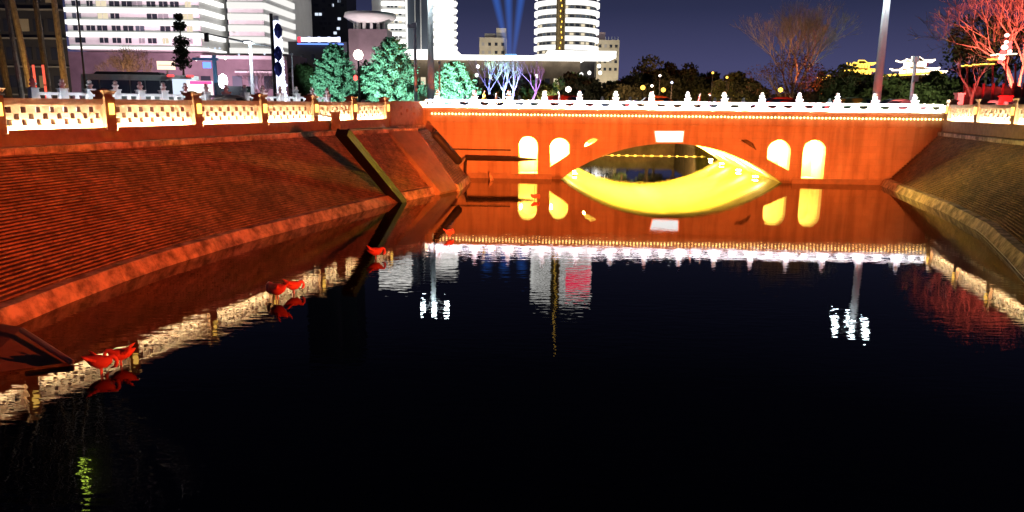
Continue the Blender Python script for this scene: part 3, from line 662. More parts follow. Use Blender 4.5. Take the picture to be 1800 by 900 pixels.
# ------------------------------------------------------------------ floodlights that wash the stone
def flood(label, loc, target, color, power, size, blend=.7, group=None):
    t = thing('floodlight', label, 'floodlight', loc, world=True, group=group); L_ = Vector(loc) + Vector((0, 0, 1.3)); d = (Vector(target) - L_).normalized()
    MB().tube([loc, L_ - Vector((0, 0, .2))], .05, 8).build('stand', 'dark_metal', t)
    MB().box(L_ - d * .25, (.5, .3, .4), rot=d.to_track_quat('Y', 'Z').to_matrix()).build('housing', 'dark_metal', t)
    spot(t, L_ + d * .02, target, color, power, size, blend, .2); return t
RED = (1, .092, .010)
rfl = flood('red visored floodlight on the dim embankment aimed at the long embankment', Vector((16.5, 5.0, 2.10)), Vector((-10, 33, 1.5)), RED, 68000, 76)
[c for c in rfl.children if c.type == 'LIGHT'][0].data.shadow_soft_size = .04
_u = Vector((-26.5, 26, 0)).normalized(); _c = Vector((16.5, 5.0, 3.40)) + _u * .42 + Vector((0, 0, .033))
MB().box(_c, (.8, 2.6, .03), atan2(_u.y, _u.x)).build('visor', 'dark_metal', rfl)  # unseen plate added to keep red light off the railing and trunks
of = flood('orange floodlight with a visor on the near bridge pier aimed at the arch bridge', Vector((3, -1.0, .3)), Vector((9, 50, 2.6)), (1, .145, .017), 300000, 42, .5)
[c for c in of.children if c.type == 'LIGHT'][0].data.shadow_soft_size = .03
MB().box((3.05, -.55, 1.6 + .075), (2.2, .8, .03)).build('visor', 'dark_metal', of)  # out-of-view plate added to stop the orange beam near deck height
nbg = thing('near_bridge', 'plain stone footbridge on which the viewer stands', 'bridge', (0, -4.5, 2.2), world=True)
MB().box((0, -4.5, 2.9), (60, 7.4, 1.4)).build('deck', 'stone', nbg); MB().box((3, -2.6, -.1), (2.4, 4.0, .8)).build('pier_foot', 'stone', nbg)

# ------------------------------------------------------------------ vegetation
def leaf_mesh(name, m, pts, size, flat=.0):
    pts = np.array(pts); n = len(pts)
    a = rng.normal(size=(n, 3)); a /= np.linalg.norm(a, axis=1)[:, None]; b = rng.normal(size=(n, 3)); b -= a * (a * b).sum(1)[:, None]; b /= np.linalg.norm(b, axis=1)[:, None]
    s_ = size * rng.uniform(.6, 1.4, (n, 1)); a *= s_; b *= s_ * .55
    v = np.stack([pts - a, pts - b, pts + a, pts + b], 1).reshape(-1, 3)
    me = bpy.data.meshes.new(name); me.vertices.add(4 * n); me.vertices.foreach_set('co', v.ravel()); me.loops.add(4 * n); me.loops.foreach_set('vertex_index', np.arange(4 * n)); me.polygons.add(n)
    me.polygons.foreach_set('loop_start', np.arange(0, 4 * n, 4)); me.polygons.foreach_set('loop_total', np.full(n, 4)); me.update(); me.validate(); me.materials.append(M[m]); return me
def add_mesh(name, me, parent):
    o = bpy.data.objects.new(name, me); col.objects.link(o); o.parent = parent; return o
def grow(mb, p, d, ln, rad, depth, spread, tips, up=.15, n=5, kids=(2, 3), shrink=.74, minr=.012):
    q = [Vector(p)]; dd = Vector(d).normalized(); k = 3
    for i in range(k):
        dd = (dd + Vector((random.uniform(-1, 1), random.uniform(-1, 1), random.uniform(-.6, 1))) * .12 + Vector((0, 0, up * .3))).normalized(); q.append(q[-1] + dd * ln / k)
    r1 = max(minr, rad * .62); mb.tube(q, [rad, rad * .88, rad * .76, r1], n if depth > 1 else 3, cap=False)
    if depth == 0: tips.append(q[-1]); return
    nk = random.randint(*kids)
    for i in range(nk):
        az = random.uniform(0, 2 * pi) if nk < 2 else 2 * pi * (i + random.uniform(-.3, .3)) / nk
        s_ = dd.orthogonal().normalized(); s_ = Matrix.Rotation(az, 3, dd) @ s_
        nd = (dd * cos(spread) + s_ * sin(spread) * random.uniform(.7, 1.2) + Vector((0, 0, up))).normalized()
        st = q[-1] if i or random.random() < .6 else q[2]
        grow(mb, st, nd, ln * shrink * random.uniform(.8, 1.15), r1 * .9, depth - 1, spread, tips, up, n, kids, shrink, minr)
    if depth >= 2: tips.append(q[-1])
def broad_tree(name, label, base, height, width, leafmat, nleaf, lsize, barkm='bark', cat='tree', group=None, low=.25):
    t = thing(name, label, cat, base, group=group); mb = MB(); tips = []
    mb.tube([(0, 0, -.1), (.05, 0, height * low * .6), (0, .05, height * low)], [height * .032, height * .025, height * .02], 8)
    for i in range(5):
        az = 2 * pi * i / 5 + random.uniform(-.4, .4); grow(mb, (0, 0, height * low * random.uniform(.8, 1.05)), (cos(az) * .7, sin(az) * .7, 1), height * .28, height * .014, 2, .55, tips, .12)
    mb.build('trunk', barkm, t)
    # uneven crown of overlapping clumps
    cl = []
    for i in range(26):
        u = rng.normal(size=3); u /= np.linalg.norm(u); rr = rng.uniform(.35, .92)
        c = np.array([u[0] * width / 2 * rr, u[1] * width / 2 * rr, height * (low + .37 * (1 - low) + .0) + height * (1 - low) * .5 * (.12 + u[2] * rr * .86) + 0]); cl.append((c, rng.uniform(.10, .2) * min(width, height)))
    pts = []
    for c, rad in cl:
        k = nleaf // len(cl); d = rng.normal(size=(k, 3)); d /= np.linalg.norm(d, axis=1)[:, None]; rr = rad * rng.uniform(.35, 1.1, (k, 1)) ** .7
        pts.append(c + d * rr * np.array([1.15, 1.15, .8]))
    add_mesh('crown', leaf_mesh('crown', leafmat, np.concatenate(pts), lsize), t); return t
def conifer(name, label, base, height, width, leafmat='leaf_conifer', nleaf=7000, lsize=.16, group=None):
    t = thing(name, label, 'tree', base, group=group); mb = MB()
    mb.tube([(0, 0, -.1), (0, 0, height * .5), (0, 0, height * .97)], [height * .022, height * .014, .02], 8); mb.build('trunk', 'bark', t)
    lm = MB(); pts = []; nb = 90
    for i in range(nb):
        f_ = (i / nb) ** .9; z = height * (.06 + .9 * f_); az = i * 2.4 + random.uniform(-.3, .3); R_ = width / 2 * (1 - f_) ** .5 * random.uniform(.72, 1.08) * (.8 + .2 * min(1, f_ * 6)); e = Vector((cos(az) * R_, sin(az) * R_, z + R_ * .28))
        lm.tube([(0, 0, z), tuple(Vector((cos(az) * R_ * .6, sin(az) * R_ * .6, z + R_ * .06))), tuple(e)], [.035, .025, .01], 4, cap=False)
        k = int(nleaf / nb * (.4 + 1.1 * (1 - f_))); s_ = rng.uniform(.25, 1.05, (k, 1)); q = np.array([[0, 0, z]]) + s_ * np.array([[e.x, e.y, e.z - z]]) + rng.normal(size=(k, 3)) * np.array([.16, .16, .13]) * (.35 + R_ * .32)
        pts.append(q)
    lm.build('branches', 'bark', t); add_mesh('crown', leaf_mesh('crown', leafmat, np.concatenate(pts), lsize), t); return t
def bare_tree(name, label, base, height, spread=.5, depth=5, barkm='bark_pale', lean=(0, 0), minr=.012, group=None, trunk=.25, rad=.022, kids=(2, 3)):
    t = thing(name, label, 'tree', base, group=group); mb = MB(); tips = []
    top = Vector((lean[0], lean[1], height * trunk)); mb.tube([(0, 0, -.1), tuple(top * .5), tuple(top)], [height * rad, height * rad * .85, height * rad * .7], 8); mb.build('trunk', barkm, t)
    b = MB()
    for i in range(4):
        az = 2 * pi * i / 4 + random.uniform(-.5, .5); grow(b, top * random.uniform(.85, 1), (cos(az) * .55 + lean[0] * .08, sin(az) * .55, 1), height * .25, height * rad * .5, depth, spread, tips, .1, 5, kids, .76, minr)
    b.build('branches', barkm, t); return t

def uplight(label, loc, target, color, power, size=70):
    t = thing('garden_uplight', label, 'floodlight', loc, world=True); L_ = Vector(loc) + Vector((0, 0, .35))
    MB().tube([loc, L_ - Vector((0, 0, .1))], .06, 8).build('stake', 'dark_metal', t); d = (Vector(target) - L_).normalized()
    MB().box(L_ - d * .16, (.3, .2, .3), rot=d.to_track_quat('Y', 'Z').to_matrix()).build('housing', 'dark_metal', t); spot(t, L_ + d * .02, target, color, power, size, .5, .1); return t
def gpos(px, yy, z=GZ):
    q = Y(px, 170, yy); return Vector((q.x, yy, z))
def zat(px, py, yy): return Y(px, py, yy).z
# teal-lit cypresses
TEAL = (.42, 1, .80)
for px, yy, ytop, wpx, lab in ((590, 86, 74, 84, 'narrow bushy conifer lit deep teal beside the globe lamp'), (690, 84, 62, 104, 'tallest teal-lit bushy conifer behind the white pole'), (800, 84, 106, 88, 'low spreading conifer lit pale mint behind the bridge end')):
    b = gpos(px, yy); h = zat(px, ytop, yy) - GZ; wd = wpx * yy / 1300
    conifer('conifer', lab, b, h, wd * 1.1, nleaf=26000, lsize=.12)
    uplight('teal garden uplight under the ' + lab[:lab.index(' conifer') + 8], b + Vector((-1.0, -10.5, .0)), b + Vector((0, 0, h * .45)), TEAL, 130000 if px != 590 else 42000, 46)
# dark park trees behind the bridge
spec = [(1098, 96, 128, 108, 'leaf_dark', 'dark evergreen rising beside the round tower podium'), (1142, 104, 92, 100, 'leaf_dark', 'tall round-headed dark tree second past the podium'), (1190, 108, 98, 84, 'leaf_dark', 'dark tree with a flat crown behind the amber lamps'),
        (1234, 112, 104, 70, 'leaf_dark', 'slim dark tree between the flat-crowned tree and the olive one'), (1282, 100, 112, 62, 'leaf_olive', 'olive tree faintly lit from below near the bare tree'), (1318, 96, 128, 60, 'leaf_dark', 'low dark shrub tree at the foot of the bare tree'),
        (1478, 98, 98, 100, 'leaf_dark', 'dark tree under the small golden pavilion'), (1580, 92, 116, 110, 'leaf_olive', 'greenish tree behind the slim white pole'), (1650, 90, 108, 100, 'leaf_olive', 'broad olive tree left of the red-lit tree'), (1730, 92, -30, 170, 'leaf_dark', 'tall dark tree behind the red-lit branches'),
        (1015, 92, 118, 84, 'leaf_dark', 'dark tree in front of the round tower base'), (905, 104, 112, 90, 'leaf_olive', 'brownish tree behind the blue-lit trunks'), (540, 98, 88, 70, 'leaf_olive', 'loose brown-green tree between the lit column and the teal conifer'), (648, 104, 98, 76, 'leaf_dark', 'dark tree between the two tall teal conifers')]
for px, yy, ytop, wpx, lm_, lab in spec:
    broad_tree('park_tree', lab, gpos(px, yy), zat(px, ytop, yy) - GZ, wpx * yy / 1300, lm_, 5200, .24, low=.12)
for k, (s_, hh_) in enumerate(((-4, 6.2), (1.5, 5.4), (7, 6.4), (12.5, 5.6), (18, 6.6), (24, 5.8))):
    q = bw(s_, BD + 37 + (k % 2) * 2, GZ); broad_tree('canal_tree', ['low olive tree closing the canal behind the blue-lit trunks', 'second low olive tree along the canal end', 'low olive tree at the canal end below the round tower', 'fourth low olive tree along the canal end', 'low olive tree at the canal end below the park trees', 'last low olive tree along the canal end'][k], q, hh_, 7.5, 'leaf_olive', 3000, .24, low=.1)
for px_, yy_, tx, c_, pw_, lab in ((1160, 84, 1180, (1, .5, .22), 16000, 'added amber fill light among the dark park trees past the podium'), (1270, 86, 1270, (1, .62, .22), 4500, 'added amber fill light under the olive park tree'), (1590, 80, 1610, (.8, 1, .5), 9000, 'added greenish fill light under the broad olive tree'), (1000, 82, 1010, (1, .72, .5), 2200, 'added warm fill light under the tree before the round tower')):
    uplight(lab, gpos(px_, yy_), gpos(tx, yy_ + 22) + Vector((0, 0, 4)), c_, pw_, 110)  # lamps added to lift the dark park trees, no such source known
for s_, lab in ((2, 'added warm fill light at the canal end on the chute side'), (14, 'added warm fill light at the canal end on the red hoarding side')):
    q = bw(s_, BD + 34.4, GZ + .02); uplight(lab, q, q + BN * 3 + Vector((0, 0, 2.5)), (1, .82, .34), 5000, 130)  # pair of lamps added to brighten the trees closing the canal
bb = gpos(1392, 96); hb = zat(1392, 2, 96) - GZ
bare_tree('bare_tree', 'tall bare tree with twigs glowing orange against the sky', bb, hb, .5, 5, minr=.013, trunk=.16, kids=(3, 4))
uplight('orange garden uplight at the foot of the tall bare tree', bb + Vector((1.5, -5, 0)), bb + Vector((0, 0, hb * .75)), (1, .20, .05), 8500, 46)
leafy('leaf_brown', (.13, .075, .05), (.07, .04, .028), .8)
broad_tree('thicket', 'broad brown leafless thicket spreading under the tall bare tree', gpos(1386, 93), zat(1386, 66, 93) - GZ, 132 * 93 / 1300, 'leaf_brown', 5200, .10, low=.08)
br = gpos(1788, 76); hr = zat(1788, -70, 76) - GZ
bare_tree('bare_tree', 'wide bare tree flooded red beside the lantern tower', br, hr, .62, 5, minr=.02, trunk=.14, kids=(3, 4))
uplight('red garden uplight at the foot of the wide red tree', br + Vector((-2.5, -6, 0)), br + Vector((0, 0, hr * .6)), (1, .13, .09), 60000, 80)
bare_tree('bare_tree', 'slender pale bare sapling in front of the red hoarding', gpos(1708, 54), zat(1708, 112, 54) - GZ, .5, 3, minr=.015, trunk=.5, rad=.03)
bare_tree('bare_tree', 'brown bare tree behind the coach', gpos(235, 92), zat(235, 80, 92) - GZ, .62, 5, 'bark_pale', minr=.02, kids=(3, 3), trunk=.15)
uplight('amber uplight under the brown bare tree behind the coach', gpos(235, 86), gpos(235, 92) + Vector((0, 0, 4)), (1, .5, .2), 2600, 90)
uplight('added plum fill light before the podium block', gpos(300, 176), gpos(310, 204) + Vector((0, 0, 6)), (1, .62, .80), 80000, 120)  # added lamp that brightens the podium wall
uplight('added warm fill light washing the dark apartment block', gpos(60, 70), gpos(60, 84) + Vector((0, 0, 9)), (1, .7, .4), 5000, 110)  # added lamp so the block does not stay plain dark
bare_tree('bare_tree', 'thin bare tree behind the street lamp by the blue gantry', gpos(462, 74), zat(462, 120, 74) - GZ, .5, 4, minr=.015)
for k, (px, lean) in enumerate(((868, -.6), (884, .1), (897, .4), (928, 1.0))):
    bare_tree('bare_tree', ['leaning blue-lit bare trunk nearest the mint conifer', 'straight blue-lit bare trunk beside the leaning one', 'twin blue-lit bare trunk under the searchlights', 'slanting violet bare trunk beside the round tower'][k], gpos(px, 88 + k), zat(px, 108, 88) - GZ, .35, 3, minr=.02, lean=(lean, 0), trunk=.45, rad=.03)
    uplight(['blue uplight under the leaning trunk', 'blue uplight under the straight trunk', 'blue uplight under the twin trunk', 'violet uplight under the slanting trunk'][k], gpos(px, 85 + k) + Vector((.4, 0, 0)), gpos(px, 88 + k) + Vector((0, 0, 3)), (.16, .22, 1) if k < 3 else (.4, .2, 1), 6500, 70)
# street trunks on the left pavement
for k, (px, yy, m_, lean) in enumerate(((18, 46, 'bark', .5), (62, 44, 'bark_pale', .9), (88, 48, 'bark', .3), (118, 46, 'bark_pale', .2), (40, 58, 'bark_pale', .4))):
    bare_tree('street_tree', ['thick dark street trunk nearest the frame of red strips', 'leaning ochre street trunk between the red light strips', 'dark street trunk behind the red light strips', 'yellowish street trunk in front of the white office block', 'thin grey street trunk behind the leaning one'][k], gpos(px, yy), 17, .35, 4, m_, lean=(-lean, 0), trunk=.5, rad=.012, minr=.014)
uplight('amber uplight among the street trunks', gpos(75, 41), gpos(80, 46) + Vector((0, 0, 6)), (1, .55, .12), 1100, 90)
vt = thing('topiary_tree', 'slim dark tree pruned into ragged tiers before the office block', 'tree', gpos(325, 66)); hv = zat(325, 24, 66) - GZ
MB().tube([(0, 0, -.1), (.05, 0, hv * .5), (0, 0, hv * .98)], [.12, .09, .04], 8).build('trunk', 'bark', vt)
pts = []
for fz, rr in ((.97, .34), (.88, .55), (.72, .75), (.62, .62), (.52, .85), (.95, .2)):
    k = 420; d = rng.normal(size=(k, 3)); d /= np.linalg.norm(d, axis=1)[:, None]; pts.append(np.array([0, 0, hv * fz]) + d * rng.uniform(.2, 1.05, (k, 1)) * np.array([rr, rr, rr * .75]))
add_mesh('crown', leaf_mesh('crown', 'leaf_dark', np.concatenate(pts), .13), vt)

# ------------------------------------------------------------------ buildings
def band_path(poly, out, z0, z1, mb, closed=False):
    """a ledge following an open plan line (x,y list), pushed out towards the viewer"""
    n = len(poly)
    for (x0, y0), (x1, y1) in zip(poly, poly[1:]):
        d = Vector((x1 - x0, y1 - y0, 0)).normalized(); q = Vector((d.y, -d.x, 0)) * out
        mb.add([(x0, y0, z0), (x1, y1, z0), (x1 + q.x, y1 + q.y, z0), (x0 + q.x, y0 + q.y, z0), (x0, y0, z1), (x1, y1, z1), (x1 + q.x, y1 + q.y, z1), (x0 + q.x, y0 + q.y, z1)],
               [(0, 1, 2, 3), (7, 6, 5, 4), (3, 2, 6, 7), (0, 3, 7, 4), (1, 5, 6, 2)])
YO = 200
ob = thing('office_block', 'long white office block with bright floor bands and rows of dark windows', 'building', Y(240, 170, YO) * 1, world=True)
ob['_o'] = tuple(ob.location)
X = lambda px, yy: Y(px, 60, yy).x
zo = zat(240, 85, YO); pit = (zat(240, 21, YO) - zat(240, 64, YO)) / 2
planA = [(X(120, YO), YO), (X(353, YO), YO), (X(391, 214), 214)]; planB = [(X(403, 214), 214), (X(465, 214), 214), (X(517, 240), 240)]
nfl = 9; zt = zo + pit * nfl
MB().prism([(planA[0][0], 245)] + planA + [(planA[-1][0], 250)], zo - .4, zt).build('wall', 'facade_white', ob)
MB().prism([(planB[0][0], 250)] + planB + [(planB[-1][0], 262)], zo - .4 - pit * .1, zt + 2).build('wing', 'facade_white', ob)
MB().prism([(X(391, 216), 218), (X(403, 216), 218), (X(403, 216), 250), (X(391, 216), 250)], zo - 2, zt).build('glass_core', 'glass_blue', ob)
for f_ in range(nfl + 1):
    z = zo + pit * f_
    m_ = MB(); band_path(planA, .9, z - .25, z + (.85 if f_ else .3), m_); m_.build('floor_band', 'band_white', ob)
    m_ = MB(); band_path(planB, .6, z - .35, z + pit * .42, m_); m_.build('floor_band', 'band_soft', ob)
    if f_ < nfl:
        for k in range(10):
            px = 140 + k * 21.5 + random.uniform(-2, 2); wd = random.choice((1.5, 2.2, 2.6)); 
            if random.random() < .12: continue
            zc = z + .85 + (pit - 1.1) * .55
            w_ = MB().box((X(px, YO), YO - .06, zc), (wd, .14, 1.3)).build('window', random.choice(['glass_dark'] * 6 + ['glass_blue', 'lit_window', 'facade_grey']), ob)
            MB().box((X(px, YO), YO - .17, zc), (.09, .06, 1.3)).build('mullion', 'facade_white', w_)
pod = thing('podium_block', 'plum-grey podium block with dim shopfronts under the white office block', 'building', Y(300, 170, 196), world=True)
x0, x1 = X(112, 205), X(500, 205); ztp = zat(300, 92, 205)
MB().box(((x0 + x1) / 2, 216, (GZ + ztp) / 2), (x1 - x0, 20, ztp - GZ)).build('wall', 'facade_plum', pod)
MB().box(((X(352, 205) + x1) / 2, 205, zat(400, 101, 205)), (x1 - X(352, 205), 2, .9)).build('canopy', 'facade_white', pod)
MB().box(((X(395, 205) + x1) / 2, 205.4, zat(400, 126, 205)), (X(450, 205) - X(372, 205), 1, .5)).build('canopy', 'facade_white', pod)
for px, py in ((345, 105), (396, 103), (300, 112), (365, 84), (378, 85), (386, 85), (420, 96), (465, 95)):
    q = Y(px, py, 204); MB().lathe([(.001, -.35), (.35, 0), (.001, .35)], 8, q).build('lamp', 'globe' if py > 100 else 'cool_window', pod)
for k in range(12):
    px = 160 + k * 28; MB().box((X(px, 205.9), 205.9, zat(px, 145, 205.9)), (2.6, .12, 3.4)).build('shop_window', random.choice(['glass_dark', 'glass_blue', 'lit_window', 'glass_dark']), pod)

YD = 330
dk = thing('apartment_tower', 'dark navy apartment tower with a few lit windows', 'building', Y(560, 170, YD), world=True)
x0, x1 = X(518, YD), X(611, YD); MB().box(((x0 + x1) / 2, YD + 10, 60), (x1 - x0, 20, 112)).build('wall', 'facade_dark', dk)
for k in range(34):
    px, py = random.uniform(524, 606), random.choice([2, 9, 17, 25, 33, 41, 50, 58]) ; q = Y(px, py, YD - .1)
    MB().box((q.x, YD - .05, q.z), (1.3, .16, 1.1)).build('window', 'cool_window' if random.random() < .22 else 'glass_dark', dk)
sg = thing('rooftop_sign', 'long blue-white lit sign with a red start below the dark tower', 'sign', Y(560, 72, 230), world=True)
for k in range(13):
    q = Y(526 + k * 5.8, 69.5, 230); MB().box((q.x, 230, q.z), (.82, .3, 1.25 + .25 * (k % 3 == 0))).build('letter', 'sign_red' if k == 0 else 'sign_blue', sg)
q0, q1 = Y(522, 75, 230), Y(603, 75, 230); MB().box(((q0.x + q1.x) / 2, 230.3, q0.z - .3), (q1.x - q0.x, .25, .35)).build('bracket', 'blue_light', sg)
lb = thing('low_block', 'low dark block carrying the long blue-white sign', 'building', Y(560, 170, 236), world=True)
MB().box(((q0.x + q1.x) / 2, 238, (GZ + q0.z - .6) / 2 + 1), (q1.x - q0.x + 6, 14, q0.z - .6 - GZ)).build('wall', 'facade_dark', lb)
for k in range(9): MB().box((q0.x + 1 + k * 1.7, 230.95, q0.z - 4 - (k % 2) * 3), (.9, .12, 1.5)).build('window', 'glass_dark', lb)

YS = 235
sa = thing('saucer_restaurant', 'brown block topped by a pale round saucer restaurant', 'building', gpos(655, YS))
h1, h2, h3, h0 = (zat(655, 24, YS) - GZ, zat(655, 40, YS) - GZ, zat(655, 54, YS) - GZ, 0); cr_ = 44 * YS / 1300
MB().lathe([(.1, h2 - .4), (cr_ * .62, h2 - .4), (cr_ * .86, h2 + .6), (cr_, h1 - 1.2), (cr_ * .96, h1), (.1, h1 + .3)], 40).build('saucer', 'facade_white', sa, True)
for k in range(14):
    q = 2 * pi * k / 14; MB().box((cos(q) * cr_ * .6, sin(q) * cr_ * .6, (h2 + h3) / 2 - .2), (.8, .8, h2 - h3 + .2), q).build('column', 'facade_white', sa)
MB().lathe([(cr_ * .5, h3), (cr_ * .5, h2)], 24).build('glazing', 'glass_dark', sa)
MB().box((0, 0, h3 / 2), (cr_ * 1.45, cr_ * 1.3, h3)).build('block', 'facade_plum', sa)
uplight('warm uplight on the roof under the saucer restaurant', gpos(655, YS - 18), gpos(655, YS - 5) + Vector((0, 0, h1)), (1, .80, .82), 40000, 70)

YT = 262
t1 = thing('scalloped_tower', 'white floodlit hotel tower with scalloped balconies and a grey glass spine', 'building', Y(728, 170, YT), world=True)
zb0 = zat(728, 92, YT); ztt = 56.; pf = 12.2 * YT / 1300
x0, x1, x2, x3 = X(655, YT), X(713, YT), X(755, YT), X(797, YT)
MB().box(((x0 + x1) / 2, YT + 8, (zb0 + ztt) / 2), (x1 - x0, 16, ztt - zb0)).build('side_slab', 'facade_white', t1)
MB().box(((x1 + x2) / 2, YT + 9, (zb0 + ztt) / 2 + 1), (x2 - x1 - .04, 14, ztt - zb0)).build('glass_spine', 'glass_blue', t1)
for px in (713, 729, 739, 755): MB().box((X(px, YT), YT + 1.6, (zb0 + ztt) / 2 + 1.2), (.9 if px in (713, 755) else .3, .8, ztt - zb0)).build('fin', 'band_white' if px in (713, 755) else 'facade_white', t1)
MB().box(((x2 + x3) / 2 + .4, YT + 9, (zb0 + ztt) / 2), (x3 - x2 - 1.2, 14, ztt - zb0)).build('balcony_core', 'facade_white', t1)
nf = int((ztt - zb0) / pf)
for k in range(nf):
    z = zb0 + 1 + k * pf
    MB().lathe([(.1, 0), (4.1, 0), (4.4, .9), (4.2, 1.15), (.1, 1.15)], 18, ((x2 + x3) / 2 + .9, YT + 3.2, z), pi, 2 * pi + .6).build('balcony', 'band_hot', t1)
    MB().box(((x0 + x1) / 2 + 1.6, YT - .3, z), (x1 - x0 - 3.4, .7, 1.15)).build('floor_band', 'band_hot', t1)
    for px in (684, 690, 697, 704): MB().box((X(px, YT), YT - .05, z + 1.75), (.9, .14, .9)).build('window', 'glass_dark' if random.random() < .75 else 'lit_window', t1)
MB().box(((x0 + x3) / 2, YT + 7, zb0 - .8), (x3 - x0 + 2.5, 22, 3.0)).build('base_band', 'band_hot', t1)
MB().box(((x0 + x3) / 2, YT + 9, (GZ + zb0 - 2.4) / 2), (x3 - x0, 16, zb0 - 2.4 - GZ)).build('base', 'facade_tan', t1)
MB().box(((x0 + x1) / 2, YT + 4, ztt + 2), (x1 - x0, 9, 4)).build('crown_sign', 'band_hot', t1)

YR = 290
tw = thing('round_tower', 'round white hotel tower with glowing ring floors and a bronze lift shaft', 'building', gpos(993, YR + 13))
Rt = 57 * YR / 1300; zlo = zat(993, 102, YR) - GZ; zhi = 68.; pr = 14.6 * YR / 1300
mat('tower_core', (.17, .16, .14), .6, var=.3, scale=.25)
MB().lathe([(.1, zlo - 9), (Rt - 1.2, zlo - 9), (Rt - 1.2, zhi), (.1, zhi)], 48).build('core', 'tower_core', tw)
k = 0; z = zlo
while z < zhi:
    MB().lathe([(Rt - 1.3, z), (Rt, z), (Rt, z + 1.7), (Rt - 1.3, z + 1.7)], 48).build('ring_floor', 'band_white', tw)
    if z < zlo + 8 * pr:
        for j in range(14):
            a = -pi / 2 + (j - 6.5) * .2; wn = MB().box(((Rt - 1.15) * cos(a), (Rt - 1.15) * sin(a), z + 2.45), (1.5, .2, .9), a + pi / 2).build('window', random.choice(['glass_dark', 'glass_dark', 'glass_blue', 'lit_window']), tw)
    z += pr; k += 1
sx_ = X(985, YR) - tw.location.x
MB().lathe([(1.75, zlo - 8), (1.75, zhi + 4), (.1, zhi + 4)], 16, (sx_, -Rt - .6, 0)).build('lift_shaft', 'bronze', tw)
for j in range(40): MB().box((sx_ + random.uniform(-.5, .7), -Rt - 2.38, zlo - 6 + j * 1.9), (.34, .1, .7)).build('shaft_lamp', 'gold_light', tw)
MB().lathe([(Rt * .7, zhi), (Rt * .7, zhi + 5), (.1, zhi + 5)], 32).build('crown', 'facade_grey', tw)
sgn = MB()
for j in range(7):
    a = -pi / 2 + .16 + j * .15; sgn.box(((Rt + .4) * cos(a), (Rt + .4) * sin(a), zhi - 7), (1.9, .3, 7), a + pi / 2)
sgn.build('red_sign', 'sign_red_big', tw)
YP = 252
ph = thing('hotel_podium', 'long low hotel podium with a glowing white roof edge', 'building', gpos(890, YP), world=False)
x0, x1 = X(700, YP) - ph.location.x, X(1022, YP) - ph.location.x; zp = zat(890, 106, YP) - GZ
MB().box(((x0 + x1) / 2, 12, zp / 2), (x1 - x0, 22, zp)).build('wall', 'facade_brown', ph)
MB().box(((x0 + x1) / 2, 10, zp + .75), (x1 - x0 + 2, 24, 1.5)).build('roof_edge', 'band_hot', ph)
MB().box((X(1000, YP) - ph.location.x + 5, 16, zp + 2.6), (X(1079, YP) - X(955, YP), 20, 2.2)).build('roof_edge', 'band_hot', ph)
for k in range(20):
    MB().box((x0 + 2 + k * (x1 - x0 - 4) / 19, .94, zp * .55), (1.6, .14, 2.4)).build('window', random.choice(['lit_window', 'glass_dark', 'glass_dark', 'glass_blue']), ph)
for px, py in ((1036, 128), (1055, 128), (1022, 131), (1053, 116), (943, 134), (840, 117), (838, 132), (866, 137)):
    q = Y(px, py, YP - 4); MB().lathe([(.001, -.7), (.55, -.35), (.55, .35), (.001, .7)], 10, (q.x - ph.location.x, -4, q.z - GZ)).build('lamp', 'band_hot', ph)
for px, w0, y0, Yb, lab, lab2 in ((866, 46, 52, 300, 'tan stepped block beside the blue searchlights', 1), (1066, 38, 70, 318, 'pale square block with roof poles beside the round tower', 2)):
    b_ = thing('concrete_block', lab, 'building', gpos(px, Yb)); wd = w0 * Yb / 1300; h = zat(px, y0 + (14 if lab2 == 1 else 0), Yb) - GZ
    MB().box((0, 6, h / 2), (wd, 12, h)).build('wall', 'facade_tan', b_)
    if lab2 == 1:
        MB().box((wd * .3, 7, h + 1.9), (wd * .36, 9, 3.8)).build('upper_storey', 'facade_tan', b_); MB().box((-wd * .12, 7, h + .9), (wd * .4, 8, 1.8)).build('upper_storey', 'facade_tan', b_)
    else:
        MB().box((-wd * .32, 7, h + 1.6), (wd * .42, 8, 3.4)).build('upper_storey', 'facade_plum', b_)
        for k in range(5): MB().tube([(-wd * .1 + k * wd * .14, 2, h), (-wd * .1 + k * wd * .14, 2, h + 1.4)], .12, 6).build('roof_pole', 'white_metal', b_)
    for k in range(4):
        for j in range(4): MB().box((-wd * .36 + k * wd * .24, -.04, h - 2.5 - j * 3.1), (1.1, .14, 1.2)).build('window', random.choice(['glass_dark', 'glass_dark', 'facade_grey']), b_)
    uplight('warm floodlight before the ' + lab[:lab.index(' block') + 6], gpos(px, Yb - 24, GZ + 6), gpos(px, Yb) + Vector((0, 0, h * .8)), (1, .85, .62), 30000, 70)
# tall dark block at far left, its roof sign mirrored in the water
YL = 84
lbk = thing('dark_apartment_block', 'dark brown apartment block behind the street trunks', 'building', Y(40, 170, YL), world=True)
x0, x1 = X(-160, YL), X(116, YL); MB().prism([(x0, YL), (x1, YL), (x1 * (YL + 16) / YL - 1.0, YL + 16), (x0, YL + 16)], GZ, 44.2).build('wall', 'facade_dark', lbk)
for j in range(10):
    for k in range(7):
        px = -60 + k * 26; MB().box((X(px, YL), YL - .05, GZ + 3 + j * 3.0), (1.1, .16, 1.3)).build('window', random.choice(['glass_dark'] * 6 + ['facade_tan', 'facade_tan']), lbk)
    MB().box(((x0 + x1) / 2, YL - .3, GZ + 1.6 + j * 3.0), (x1 - x0, .6, .15)).build('floor_ledge', 'facade_grey', lbk)
s_ = MB(); 
for j in range(3): s_.box((X(130, YL) - 4, YL - .6, 38.5 + j * 2.0), (.55, .4, 1.1))
s_.build('roof_sign', 'sign_lime', lbk)

